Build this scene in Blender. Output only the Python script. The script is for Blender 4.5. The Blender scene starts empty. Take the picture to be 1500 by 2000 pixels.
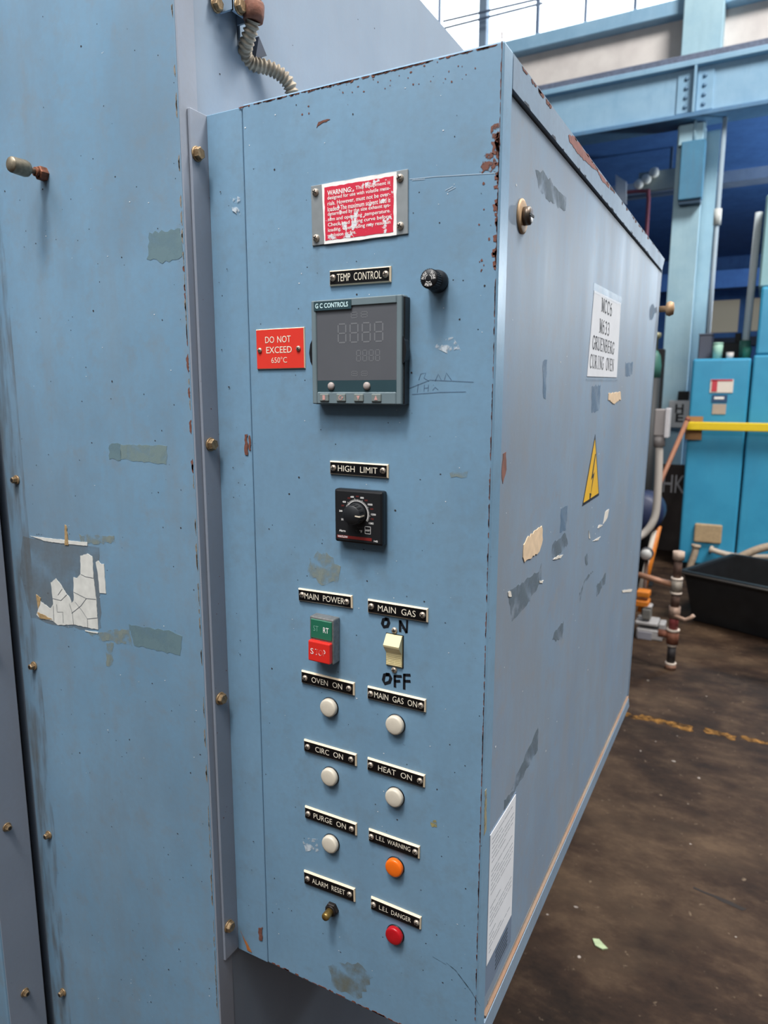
import bpy, bmesh, math, random
from mathutils import Vector, Matrix
random.seed(7)
scene = bpy.context.scene
COL = scene.collection

# ------------------------------------------------------------------ camera
YAW, PITCH, ROLL, FPX, CAMH = math.radians(28.337), math.radians(9.712), math.radians(0.091), 1354.5, 1.5
_F = Vector((-math.sin(YAW)*math.cos(PITCH), math.cos(YAW)*math.cos(PITCH), -math.sin(PITCH)))
_R0 = Vector((math.cos(YAW), math.sin(YAW), 0)); _U0 = _R0.cross(_F)
_R = _R0*math.cos(ROLL) + _U0*math.sin(ROLL); _U = _U0*math.cos(ROLL) - _R0*math.sin(ROLL)
CAM = Vector((0, 0, CAMH))
cd = bpy.data.cameras.new('camera'); cam = bpy.data.objects.new('camera', cd); COL.objects.link(cam)
m = Matrix.Identity(4)
for i in range(3):
    m[i][0] = _R[i]; m[i][1] = _U[i]; m[i][2] = -_F[i]; m[i][3] = CAM[i]
cam.matrix_world = m
cd.sensor_fit = 'HORIZONTAL'; cd.sensor_width = 36; cd.lens = FPX*36/1500
cd.clip_start = 0.02; cd.clip_end = 200
cd.dof.use_dof = True; cd.dof.focus_distance = 0.72; cd.dof.aperture_fstop = 11
scene.camera = cam

# ------------------------------------------------------------------ world, lights, exposure
w = bpy.data.worlds.new('hall_daylight'); scene.world = w; w.use_nodes = True
w.node_tree.nodes['Background'].inputs[0].default_value = (0.90, 0.95, 1.0, 1)
w.node_tree.nodes['Background'].inputs[1].default_value = 0.13
def area(name, loc, target, size, power, color):
    l = bpy.data.lights.new(name, 'AREA'); l.shape = 'RECTANGLE'; l.size = size[0]; l.size_y = size[1]
    l.energy = power; l.color = color
    o = bpy.data.objects.new(name, l); COL.objects.link(o); o.location = loc
    d = Vector(target) - Vector(loc); o.rotation_euler = d.to_track_quat('-Z', 'Y').to_euler()
    return o
area('high_bay_lamp', (-0.30, -0.70, 4.4), (-0.4, 0.4, 1.3), (0.5, 0.5), 88, (1.0, 0.97, 0.93))
area('overhead_soft_fill', (-0.6, -1.0, 3.9), (-0.5, 0.2, 1.3), (3.0, 1.8), 112, (0.97, 0.98, 1.0))  # added unseen soft light, kept close so the panel darkens downwards
area('door_side_fill', (1.5, 1.3, 4.4), (0.0, 1.1, 1.2), (1.6, 1.6), 74, (1.0, 0.97, 0.93))  # added unseen overhead light that brightens the cabinet door
area('roof_skylight', (3.0, 3.2, 8.5), (0.0, 6.8, 2.4), (2.5, 2.5), 950, (1.0, 0.98, 0.95))
_pl = bpy.data.lights.new('aisle_fill_point', 'POINT'); _pl.energy = 520; _pl.shadow_soft_size = .2; _pl.color = (.85, .93, 1.0)  # added unseen point light, brightens the blue aisle ceiling
_po = bpy.data.objects.new('aisle_fill_point', _pl); COL.objects.link(_po); _po.location = (2.2, 9.3, 3.0)
vs = scene.view_settings
vs.view_transform = 'Standard'; vs.look = 'None'; vs.exposure = -0.02; vs.gamma = 1.0; vs.use_curve_mapping = False

# ------------------------------------------------------------------ measuring helpers (rays to real planes)
def ray(x, y): return _F + _R*((x-750)/FPX) - _U*((y-1000)/FPX)
def atY(x, y, Y):
    d = ray(x, y); return CAM + d*(Y/d.y)
def atX(x, y, X):
    d = ray(x, y); return CAM + d*(X/d.x)
def atZ(x, y, Z=0.0):
    d = ray(x, y); return CAM + d*((Z-CAMH)/d.z)
PF = 0.570            # control panel face
OF = 0.538            # oven front face
SX = -0.201           # cabinet side face (rim)
DX = -0.2045           # cabinet door face
WX = -0.512           # oven side wall

# ------------------------------------------------------------------ materials
MATS = {}
def srgb(h):
    h = h.lstrip('#'); c = [int(h[i:i+2], 16)/255 for i in (0, 2, 4)]
    return tuple(x/12.92 if x <= .04045 else ((x+.055)/1.055)**2.4 for x in c) + (1,)
def mat(name, color, rough=.5, metal=0, coat=0, emit=None, estr=0, var=.0, vscale=40, spec=.5, bump=0):
    if name in MATS: return MATS[name]
    M = bpy.data.materials.new(name); M.use_nodes = True; nt = M.node_tree; b = nt.nodes['Principled BSDF']
    c = srgb(color) if isinstance(color, str) else color
    b.inputs['Base Color'].default_value = c; b.inputs['Roughness'].default_value = rough
    b.inputs['Metallic'].default_value = metal; b.inputs['Coat Weight'].default_value = coat
    b.inputs['Specular IOR Level'].default_value = spec
    if emit:
        b.inputs['Emission Color'].default_value = srgb(emit); b.inputs['Emission Strength'].default_value = estr
    tc = nt.nodes.new('ShaderNodeTexCoord')
    n = nt.nodes.new('ShaderNodeTexNoise'); n.inputs['Scale'].default_value = vscale; n.inputs['Detail'].default_value = 5
    nt.links.new(tc.outputs['Object'], n.inputs['Vector'])
    r = nt.nodes.new('ShaderNodeValToRGB')
    r.color_ramp.elements[0].position = .3; r.color_ramp.elements[1].position = .7
    k = max(var, .03)
    r.color_ramp.elements[0].color = tuple(x*(1-k) for x in c[:3]) + (1,)
    r.color_ramp.elements[1].color = tuple(min(1, x*(1+k)) for x in c[:3]) + (1,)
    nt.links.new(n.outputs['Fac'], r.inputs['Fac']); nt.links.new(r.outputs['Color'], b.inputs['Base Color'])
    if bump:
        bp = nt.nodes.new('ShaderNodeBump'); bp.inputs['Strength'].default_value = bump; bp.inputs['Distance'].default_value = .002
        nt.links.new(n.outputs['Fac'], bp.inputs['Height']); nt.links.new(bp.outputs['Normal'], b.inputs['Normal'])
    MATS[name] = M; return M

def paint(name, c1, c2, dirt='#55616b', dirt_amt=.35, speck=.0, rough=.42, streak=(18, 18, 2.2), wear=None, seed=0, cloud=None, cloud_amt=.4):
    """Old enamel: two-tone mottling, vertical dirt streaks, tiny dark specks and a little orange peel."""
    if name in MATS: return MATS[name]
    M = bpy.data.materials.new(name); M.use_nodes = True; nt = M.node_tree; N = nt.nodes; L = nt.links
    b = N['Principled BSDF']; tc = N.new('ShaderNodeTexCoord')
    mp0 = N.new('ShaderNodeMapping'); mp0.inputs['Location'].default_value = (seed*3.1, seed*1.7, seed*2.3)
    L.new(tc.outputs['Object'], mp0.inputs['Vector'])
    def noise(scale, detail, sc=None, rough_=.5):
        n = N.new('ShaderNodeTexNoise'); n.inputs['Scale'].default_value = scale; n.inputs['Detail'].default_value = detail
        n.inputs['Roughness'].default_value = rough_
        if sc:
            mp = N.new('ShaderNodeMapping'); mp.inputs['Scale'].default_value = sc
            L.new(mp0.outputs['Vector'], mp.inputs['Vector']); L.new(mp.outputs['Vector'], n.inputs['Vector'])
        else: L.new(mp0.outputs['Vector'], n.inputs['Vector'])
        return n
    def ramp(src, p0, p1, a=0., z=1.):
        r = N.new('ShaderNodeMapRange'); r.inputs['From Min'].default_value = p0; r.inputs['From Max'].default_value = p1
        r.inputs['To Min'].default_value = a; r.inputs['To Max'].default_value = z; L.new(src, r.inputs['Value']); return r.outputs['Result']
    def mix(fac, a, c):
        x = N.new('ShaderNodeMix'); x.data_type = 'RGBA'
        if isinstance(fac, float): x.inputs['Factor'].default_value = fac
        else: L.new(fac, x.inputs['Factor'])
        for i, v in ((6, a), (7, c)):
            if isinstance(v, tuple): x.inputs[i].default_value = v
            else: L.new(v, x.inputs[i])
        return x.outputs[2]
    base = mix(ramp(noise(5, 6, None, .6).outputs['Fac'], .35, .65), srgb(c1), srgb(c2))
    st = noise(1, 6, streak, .65)
    base = mix(ramp(st.outputs['Fac'], .5, .8, 0, dirt_amt), base, srgb(dirt))
    fine = noise(160, 4)
    base = mix(ramp(fine.outputs['Fac'], .3, .75, 0., .16), base, srgb(dirt))
    if wear:
        wn = noise(11, 8, None, .7); base = mix(ramp(wn.outputs['Fac'], .62, .68, 0, .55), base, srgb(wear))
    if cloud:
        cn = noise(1, 8, (7, 7, 3.2), .68); base = mix(ramp(cn.outputs['Fac'], .44, .66, 0, cloud_amt), base, srgb(cloud))
        cn = noise(34, 6, None, .7); base = mix(ramp(cn.outputs['Fac'], .52, .72, 0, cloud_amt*.8), base, srgb(dirt))
    if speck:
        v = N.new('ShaderNodeTexVoronoi'); v.inputs['Scale'].default_value = 55; L.new(mp0.outputs['Vector'], v.inputs['Vector'])
        mk = N.new('ShaderNodeMath'); mk.operation = 'LESS_THAN'; mk.inputs[1].default_value = speck; L.new(v.outputs['Distance'], mk.inputs[0])
        base = mix(mk.outputs[0], base, srgb('#1c2229'))
    L.new(base, b.inputs['Base Color'])
    L.new(ramp(st.outputs['Fac'], .3, .8, rough-.02, rough+.08), b.inputs['Roughness'])
    bp = N.new('ShaderNodeBump'); bp.inputs['Strength'].default_value = .12; bp.inputs['Distance'].default_value = .0006
    L.new(noise(220, 2).outputs['Fac'], bp.inputs['Height']); L.new(bp.outputs['Normal'], b.inputs['Normal'])
    MATS[name] = M; return M

def patchy(name, color, lo=.42, hi=.58, scale=60, amt=1.0, rough=.7, stretch=(1, 1, 1)):
    """Thin residue or stain: colour that covers the paint beneath in ragged patches."""
    if name in MATS: return MATS[name]
    M = bpy.data.materials.new(name); M.use_nodes = True; nt = M.node_tree; N = nt.nodes; L = nt.links
    b = N['Principled BSDF']; b.inputs['Base Color'].default_value = srgb(color); b.inputs['Roughness'].default_value = rough
    tc = N.new('ShaderNodeTexCoord'); mp = N.new('ShaderNodeMapping'); mp.inputs['Scale'].default_value = stretch
    n = N.new('ShaderNodeTexNoise'); n.inputs['Scale'].default_value = scale; n.inputs['Detail'].default_value = 6
    L.new(tc.outputs['Object'], mp.inputs['Vector']); L.new(mp.outputs['Vector'], n.inputs['Vector'])
    r = N.new('ShaderNodeMapRange'); r.inputs['From Min'].default_value = lo; r.inputs['From Max'].default_value = hi; r.inputs['To Max'].default_value = amt
    L.new(n.outputs['Fac'], r.inputs['Value']); L.new(r.outputs['Result'], b.inputs['Alpha'])
    MATS[name] = M; return M

P_PANEL = paint('panel_blue_enamel', '#779bb6', '#6f93ae', dirt='#6d7b82', dirt_amt=.25, speck=.035, seed=1, cloud='#66839a', cloud_amt=.4)
P_OVEN = paint('oven_blue_enamel', '#779bb6', '#6e92ad', dirt='#7d8488', dirt_amt=.45, speck=.035, seed=2, cloud='#6f8190', cloud_amt=.5)
P_SIDE = paint('oven_side_grey_enamel', '#9098a6', '#868f9d', dirt='#8d8986', dirt_amt=.3, speck=.02, seed=3)
P_DOOR = paint('door_worn_enamel', '#7f95aa', '#768ca3', dirt='#87888c', dirt_amt=.6, speck=.02, rough=.56, streak=(14, 14, 1.6), wear='#8b9097', seed=4, cloud='#7f8790', cloud_amt=.7)
P_RIM = paint('rim_enamel', '#8297ab', '#768da3', dirt='#6d6a6c', dirt_amt=.4, seed=5, rough=.6)
P_STEEL = paint('column_blue_paint', '#a3c3cf', '#95b8c8', dirt='#7f9dab', dirt_amt=.35, seed=6, rough=.55)
P_GIRD = paint('girder_blue_paint', '#8fb3cb', '#80a7c2', dirt='#6d8fac', dirt_amt=.35, seed=7, rough=.55)
P_NAVY = paint('aisle_navy_paint', '#3c6cab', '#335f9c', dirt='#28497c', dirt_amt=.5, seed=8, rough=.7)
P_MACH = paint('machine_blue_enamel', '#3f9fc6', '#3895bd', dirt='#3a86a8', dirt_amt=.25, seed=9, rough=.35)
P_CONC = paint('painted_concrete', '#d6d0cb', '#c8c1bd', dirt='#a8a4a3', dirt_amt=.4, seed=10, rough=.85, streak=(3, 3, 1.0))
BLK = mat('black_plastic', '#141518', .38); BLKM = mat('black_matte', '#0c0d0f', .7)
PLATE = mat('black_laminate', '#0d0d0f', .32); CREAM = mat('cream_laminate_edge', '#e8d3b4', .5, var=.06)
ENGR = mat('engraved_white', '#efe6d2', .6)
METAL = mat('worn_zinc_metal', '#b3a697', .45, metal=.45, var=.2, vscale=300); SLOT = mat('screw_slot_dark', '#15120f', .7)
ALU = mat('aluminium_plate', '#aab0b2', .38, metal=.6, var=.06, vscale=120)
BRASSY = mat('rusty_yellow_zinc', '#917a5c', .42, metal=.5, var=.45, vscale=260, bump=.3)
RUST = mat('rust_brown', '#6b3b2a', .85, var=.35, vscale=150, bump=.5)
RUSTO = mat('rust_orange', '#a8652f', .85, var=.35, vscale=60)
CHIP = mat('primer_chip_dark', '#2b2526', .8); CHIPW = mat('white_chip', '#d9dde0', .8); CHIPR = mat('oxide_chip', '#6e4438', .85, var=.3, vscale=300)
REDPL = mat('red_laminate', '#dd3a2e', .35); WHITE = mat('white_print', '#f1efec', .6, var=.05, vscale=200)
GREY_ABS = mat('slate_grey_plastic', '#6d7d83', .45, var=.05); TEAL_ABS = mat('dark_teal_plastic', '#2d454c', .4, var=.06)
SCREEN = mat('screen_smoked', '#5c5e63', .08, coat=.6); SEG = mat('dead_segment', '#75777b', .4)
CREAMSW = mat('ivory_plastic', '#e3d5a6', .35, var=.04); LENSW = mat('opal_lens', '#d2c9b8', .35, var=.05, vscale=120)
LENSO = mat('amber_lens', '#f2701a', .3); LENSR = mat('red_lens', '#b3161f', .3, var=.15, vscale=90)
GREENB = mat('green_button', '#256b52', .4); REDB = mat('red_button', '#d92e26', .35); DIE = mat('diecast_grey', '#8c8d8c', .45, metal=.55, var=.2, vscale=250, bump=.2)
INK = mat('marker_ink', '#10141c', .5); PAPER = mat('paper_white', '#d8dbe0', .8, var=.02); PRINT = mat('print_black', '#33363c', .8)
BEIGE = mat('torn_paper_beige', '#d8c7a8', .9, var=.12, vscale=120); OLDW = mat('old_paper_white', '#d3d3cd', .9, var=.1, vscale=80)
YELLOW = mat('sticker_yellow', '#e9b721', .45); YELB = mat('bar_yellow', '#e9c81e', .5)
HOSE = mat('galvanised_dusty', '#958a7a', .6, metal=.3, var=.35, vscale=90, bump=.3)
TAPE = patchy('tape_residue_olive', '#8a9f9d', .25, .55, 70, .5); TAPE2 = patchy('tape_residue_green', '#76929a', .2, .55, 40, .6)
SMEAR = patchy('old_glue_smear', '#939e97', .4, .65, 80, .6); SCUFF = patchy('pale_scuff', '#c9d4dc', .5, .62, 120, .85)
GHOST = patchy('removed_label_mark', '#6a88a4', .3, .6, 30, .4); GHOSTD = patchy('dark_glue_mark', '#6d7d89', .35, .6, 40, .55)
STREAK = patchy('rust_streak', '#8a6a52', .45, .65, 90, .6, stretch=(1, 1, .15)); DIRTY = patchy('grime', '#4b4a48', .4, .7, 50, .55)

# ------------------------------------------------------------------ mesh helpers
def V(*a): return Vector(a)
class MB:
    def __init__(s): s.bm = bmesh.new()
    def box(s, x0, x1, y0, y1, z0, z1, bev=0, seg=1, mi=0, M=None):
        t = bmesh.new()
        vs_ = [t.verts.new((x, y, z)) for x in (x0, x1) for y in (y0, y1) for z in (z0, z1)]
        for f in ((0, 1, 3, 2), (4, 6, 7, 5), (0, 4, 5, 1), (2, 3, 7, 6), (0, 2, 6, 4), (1, 5, 7, 3)): t.faces.new([vs_[i] for i in f])
        bmesh.ops.recalc_face_normals(t, faces=t.faces)
        if bev: bmesh.ops.bevel(t, geom=list(t.edges), offset=bev, segments=seg, affect='EDGES', profile=.5)
        return s._add(t, mi, M)
    def _add(s, t, mi=0, M=None, smooth=False):
        if M is not None: t.transform(M)
        vm = {}
        for v in t.verts: vm[v] = s.bm.verts.new(v.co)
        for f in t.faces:
            try: nf = s.bm.faces.new([vm[v] for v in f.verts])
            except ValueError: continue
            nf.material_index = mi; nf.smooth = smooth or f.smooth
        t.free(); return s
    def prism(s, pts, h, M, mi=0, base=0.):
        """polygon in local XY raised from base to h along local Z, then placed by M"""
        t = bmesh.new(); a = [t.verts.new((p[0], p[1], base)) for p in pts]; b = [t.verts.new((p[0], p[1], h)) for p in pts]
        n = len(pts); t.faces.new(b); t.faces.new(a[::-1])
        for i in range(n): t.faces.new((a[i], a[(i+1) % n], b[(i+1) % n], b[i]))
        bmesh.ops.recalc_face_normals(t, faces=t.faces)
        return s._add(t, mi, M)
    def frustum(s, w, h, d, inset, M, mi=0, mside=1):
        t = bmesh.new()
        a = [t.verts.new((x*w/2, y*h/2, 0)) for x, y in ((-1, -1), (1, -1), (1, 1), (-1, 1))]
        k = [t.verts.new((x*(w/2), y*(h/2), d*.45)) for x, y in ((-1, -1), (1, -1), (1, 1), (-1, 1))]
        b = [t.verts.new((x*(w/2-inset), y*(h/2-inset), d)) for x, y in ((-1, -1), (1, -1), (1, 1), (-1, 1))]
        if M is not None: t.transform(M)
        vm = {v: s.bm.verts.new(v.co) for v in t.verts}
        f = s.bm.faces.new([vm[v] for v in b]); f.material_index = mi
        s.bm.faces.new([vm[v] for v in a[::-1]]).material_index = mside
        for p, q in ((a, k), (k, b)):
            for i in range(4): s.bm.faces.new((vm[p[i]], vm[p[(i+1) % 4]], vm[q[(i+1) % 4]], vm[q[i]])).material_index = mside
        t.free(); return s
    def lathe(s, prof, M, n=24, mi=0, smooth=True, cap=True, a0=0):
        """profile [(r, z)...] spun about local Z"""
        t = bmesh.new(); rings = []
        for r, z in prof:
            if r < 1e-6: rings.append([t.verts.new((0, 0, z))])
            else: rings.append([t.verts.new((r*math.cos(a0+2*math.pi*i/n), r*math.sin(a0+2*math.pi*i/n), z)) for i in range(n)])
        for p, q in zip(rings, rings[1:]):
            for i in range(n):
                j = (i+1) % n
                if len(p) == 1 and len(q) == 1: continue
                if len(p) == 1: f = t.faces.new((p[0], q[j], q[i]))
                elif len(q) == 1: f = t.faces.new((p[i], p[j], q[0]))
                else: f = t.faces.new((p[i], p[j], q[j], q[i]))
                f.smooth = smooth
        if cap:
            for r in (rings[0], rings[-1]):
                if len(r) > 1: t.faces.new(r)
        bmesh.ops.recalc_face_normals(t, faces=t.faces)
        return s._add(t, mi, M)
    def tube(s, pts, rad, n=10, mi=0, rads=None, cap=True):
        pts = [Vector(p) for p in pts]; t = bmesh.new(); rings = []; ref = None
        for i, p in enumerate(pts):
            d = (pts[min(i+1, len(pts)-1)] - pts[max(i-1, 0)]).normalized()
            if ref is None: ref = d.orthogonal().normalized()
            ref = (ref - d*ref.dot(d)).normalized(); b = d.cross(ref)
            r = rads[i] if rads else rad
            rings.append([t.verts.new(p + (ref*math.cos(2*math.pi*k/n) + b*math.sin(2*math.pi*k/n))*r) for k in range(n)])
        for p, q in zip(rings, rings[1:]):
            for k in range(n): t.faces.new((p[k], p[(k+1) % n], q[(k+1) % n], q[k])).smooth = True
        if cap: t.faces.new(rings[0][::-1]); t.faces.new(rings[-1])
        bmesh.ops.recalc_face_normals(t, faces=t.faces)
        return s._add(t, mi)
    def mesh(s, name, mats, off=V(0, 0, 0)):
        for v in s.bm.verts: v.co -= off
        me = bpy.data.meshes.new(name); s.bm.to_mesh(me); s.bm.free()
        for x in (mats if isinstance(mats, (list, tuple)) else [mats]): me.materials.append(x)
        return me
def root_loc(p):
    l = V(0, 0, 0)
    while p: l = l + p.location; p = p.parent
    return l
def put(name, me, parent=None, loc=None, label=None):
    """link a mesh; loc is where its own zero stands in the place"""
    o = bpy.data.objects.new(name, me); COL.objects.link(o)
    if loc is not None: o.location = loc if parent is None else Vector(loc) - root_loc(parent)
    o.parent = parent
    if label: o['label'] = label
    return o
def part(name, mb, mats, parent, label=None):
    """mb holds coordinates of the place; the object's zero is moved to its own middle"""
    bm = mb.bm; lo = V(*[min(v.co[i] for v in bm.verts) for i in range(3)]); hi = V(*[max(v.co[i] for v in bm.verts) for i in range(3)])
    c = (lo+hi)/2
    return put(name, mb.mesh(name, mats, c), parent, c, label)
def thing(name, label, cat, loc, group=None):
    o = bpy.data.objects.new(name, None); COL.objects.link(o); o.location = loc; o.empty_display_size = .05
    o['label'] = label; o['category'] = cat
    if group: o['group'] = group
    return o
def tag(o, label, cat, group=None):
    o['label'] = label; o['category'] = cat
    if group: o['group'] = group
    return o
def struct(o): o['kind'] = 'structure'; return o
def stuff(o): o['kind'] = 'stuff'; return o

def frame(origin, normal, ang=0.):
    """matrix whose local Z is the outward normal ('-y' or '+x'), local Y is up, local X reads to the right"""
    if normal == '-y': X, Y, Z = V(1, 0, 0), V(0, 0, 1), V(0, -1, 0)
    elif normal == '+x': X, Y, Z = V(0, 1, 0), V(0, 0, 1), V(1, 0, 0)
    else: X, Y, Z = V(1, 0, 0), V(0, 1, 0), V(0, 0, 1)
    c, s_ = math.cos(ang), math.sin(ang); X, Y = X*c + Y*s_, Y*c - X*s_
    M = Matrix.Identity(4)
    for i in range(3): M[i][0] = X[i]; M[i][1] = Y[i]; M[i][2] = Z[i]; M[i][3] = origin[i]
    return M

_tcache = {}
def text_bm(s, w=None, h=None, bold=0., spacing=1.0, word=1.0):
    """lettering centred on 0 in local XY, fitted to w x h"""
    key = (s, bold, spacing, word)
    if key not in _tcache:
        cu = bpy.data.curves.new('lettering', 'FONT'); cu.body = s; cu.size = 1; cu.resolution_u = 3; cu.offset = bold; cu.space_character = spacing; cu.space_word = word
        o = bpy.data.objects.new('lettering', cu); COL.objects.link(o)
        dg = bpy.context.evaluated_depsgraph_get(); me = bpy.data.meshes.new_from_object(o.evaluated_get(dg))
        _tcache[key] = ([v.co.copy() for v in me.vertices], [tuple(p.vertices) for p in me.polygons])
        bpy.data.objects.remove(o); bpy.data.curves.remove(cu); bpy.data.meshes.remove(me)
    vs_, fs = _tcache[key]; t = bmesh.new()
    x0, x1 = min(v.x for v in vs_), max(v.x for v in vs_); y0, y1 = min(v.y for v in vs_), max(v.y for v in vs_)
    sy = h/(y1-y0) if h else w/(x1-x0); sx = w/(x1-x0) if w else sy
    nv = [t.verts.new(((v.x-(x0+x1)/2)*sx, (v.y-(y0+y1)/2)*sy, 0)) for v in vs_]
    for f in fs:
        try: t.faces.new([nv[i] for i in f])
        except ValueError: pass
    return t
def add_text(mb, s, M, w=None, h=None, at=(0, 0), z=.0003, mi=0, **k):
    t = text_bm(s, w, h, **k); mb._add(t, mi, M @ Matrix.Translation((at[0], at[1], z))); return mb
def stroke(mb, pts, wd, M, z=.0003, mi=0, taper=False):
    """pen stroke with constant width along a polyline in local XY"""
    pts = [Vector((p[0], p[1])) for p in pts]; L_, R_ = [], []
    for i, p in enumerate(pts):
        d = (pts[min(i+1, len(pts)-1)] - pts[max(i-1, 0)])
        d = d.normalized() if d.length > 0 else Vector((1, 0))
        n = Vector((-d.y, d.x)); ww = wd/2*(0.35 if taper and i in (0, len(pts)-1) else 1)
        L_.append(p+n*ww); R_.append(p-n*ww)
    t = bmesh.new(); a = [t.verts.new((p.x, p.y, z)) for p in L_]; b = [t.verts.new((p.x, p.y, z)) for p in R_]
    for i in range(len(pts)-1): t.faces.new((b[i], b[i+1], a[i+1], a[i]))
    mb._add(t, mi, M); return mb
def arc(cx, cy, rx, ry, a0, a1, n=12): return [(cx+rx*math.cos(math.radians(a0+(a1-a0)*i/n)), cy+ry*math.sin(math.radians(a0+(a1-a0)*i/n))) for i in range(n+1)]
def ragged(pts, amp, step, rnd=random):
    """outline with torn edges"""
    out = []; n = len(pts)
    for i in range(n):
        a, b = Vector(pts[i]), Vector(pts[(i+1) % n]); d = b-a; k = max(1, int(d.length/step)); nr = Vector((-d.y, d.x)).normalized() if d.length else Vector((0, 0))
        for j in range(k): out.append(tuple(a + d*(j/k) + nr*rnd.uniform(-amp, amp)))
    return out
def flakes(mb, n, rx, ry, M, s0, s1, z=.00025, aspect=1.0):
    """small chips of irregular outline"""
    for _ in range(n):
        x, y = random.uniform(*rx), random.uniform(*ry); r = random.uniform(s0, s1)*random.choice((.6, 1, 1)); a0 = random.random()*6.3
        k = random.randint(5, 7); asp = random.uniform(.5, 1)*aspect
        t = bmesh.new(); t.faces.new([t.verts.new((x+r*random.uniform(.5, 1)*math.cos(a0+i*6.283/k), y+r*asp*random.uniform(.5, 1)*math.sin(a0+i*6.283/k), z)) for i in range(k)])
        mb._add(t, 0, M)
    return mb
def poly_on(pixels, plane, normal='-y'):
    """photo outline -> local coordinates on a real plane through the origin frame"""
    if normal == '-y': q = [atY(x, y, plane) for x, y in pixels]; return [(v.x, v.z) for v in q]
    q = [atX(x, y, plane) for x, y in pixels]; return [(v.y, v.z) for v in q]

FR_P = frame((0, PF, 0), '-y'); FR_O = frame((0, OF, 0), '-y'); FR_D = frame((DX, 0, 0), '+x'); FR_W = frame((WX, 0, 0), '+x'); FR_S = frame((SX, 0, 0), '+x')

# shared fasteners ---------------------------------------------------
def screw_mesh(r, h, ang=0.):
    mb = MB(); mb.lathe([(r, 0), (r, h*.25), (r*.86, h*.65), (r*.5, h*.93), (0, h)], Matrix.Identity(4), 14)
    for a in (0, math.pi/2): mb.box(-r*.62, r*.62, -r*.13, r*.13, h*.6, h*1.03, mi=1, M=Matrix.Rotation(a+ang, 4, 'Z'))
    return mb.mesh('screw', [METAL, SLOT])
SCREW = [screw_mesh(.0031, .0022, a) for a in (.2, .9, 1.4)]; SCREWB = [screw_mesh(.0034, .0028, a) for a in (.4, 1.1)]
def put_mesh(name, me, parent, M, label=None):
    o = bpy.data.objects.new(name, me); COL.objects.link(o); o.matrix_basis = Matrix.Translation(-root_loc(parent)) @ M if parent else M
    o.parent = parent
    if label: o['label'] = label
    return o
def bolt_mesh(r, h, wr, name='bolt', socket=False):
    mb = MB(); I = Matrix.Identity(4)
    if wr: mb.lathe([(wr, 0), (wr, .0012), (wr*.92, .0018)], I, 20)
    mb.lathe([(r, .0012), (r, h*.86), (r*.86, h)], I, 6, smooth=False)
    if socket: mb.lathe([(r*.62, h), (r*.62, h+.0003)], I, 6, mi=1, smooth=False)
    return mb.mesh(name, [BRASSY, SLOT])
BOLT = bolt_mesh(.0062, .0062, .0072); BOLTS = bolt_mesh(.0040, .0070, .0058, socket=True)

# ================================================================== setting
mb = MB(); mb.box(-14, 14, -7, 22, -.1, 0)
def floor_mat():
    M = bpy.data.materials.new('stained_concrete_floor'); M.use_nodes = True; nt = M.node_tree; N = nt.nodes; L = nt.links; b = N['Principled BSDF']
    tc = N.new('ShaderNodeTexCoord')
    def nz(sc, det, scale=(1, 1, 1), rg=.6):
        mp = N.new('ShaderNodeMapping'); mp.inputs['Scale'].default_value = scale; L.new(tc.outputs['Object'], mp.inputs['Vector'])
        n = N.new('ShaderNodeTexNoise'); n.inputs['Scale'].default_value = sc; n.inputs['Detail'].default_value = det; n.inputs['Roughness'].default_value = rg
        L.new(mp.outputs['Vector'], n.inputs['Vector']); return n.outputs['Fac']
    def ramp(src, stops):
        r = N.new('ShaderNodeValToRGB'); e = r.color_ramp.elements
        while len(e) < len(stops): e.new(.5)
        for k, (p, c) in enumerate(stops): e[k].position = p; e[k].color = srgb(c)
        L.new(src, r.inputs['Fac']); return r.outputs['Color']
    def mix(f, a, c, mode='MIX'):
        x = N.new('ShaderNodeMix'); x.data_type = 'RGBA'; x.blend_type = mode
        if isinstance(f, float): x.inputs['Factor'].default_value = f
        else: L.new(f, x.inputs['Factor'])
        L.new(a, x.inputs[6]); L.new(c, x.inputs[7]); return x.outputs[2]
    big = ramp(nz(1.6, 8, (1, 1.3, 1)), [(.36, '#120a05'), (.5, '#2f2016'), (.64, '#574534')])
    str_ = ramp(nz(5, 8, (1, 1.7, 1), .72), [(.36, '#100805'), (.5, '#322318'), (.68, '#5c4937')])
    c = mix(.5, big, str_)
    sp = N.new('ShaderNodeMapRange'); sp.inputs['From Min'].default_value = .66; sp.inputs['From Max'].default_value = .74; sp.inputs['To Max'].default_value = .7
    L.new(nz(38, 5), sp.inputs['Value'])
    pale = N.new('ShaderNodeRGB'); pale.outputs[0].default_value = srgb('#85735f')
    c = mix(sp.outputs['Result'], c, pale.outputs[0])
    L.new(c, b.inputs['Base Color']); b.inputs['Roughness'].default_value = .75; b.inputs['Specular IOR Level'].default_value = .2
    bp = N.new('ShaderNodeBump'); bp.inputs['Strength'].default_value = .4; bp.inputs['Distance'].default_value = .004
    L.new(nz(24, 6), bp.inputs['Height']); L.new(bp.outputs['Normal'], b.inputs['Normal'])
    return M
floor = struct(part('floor', mb, floor_mat(), None))
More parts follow.
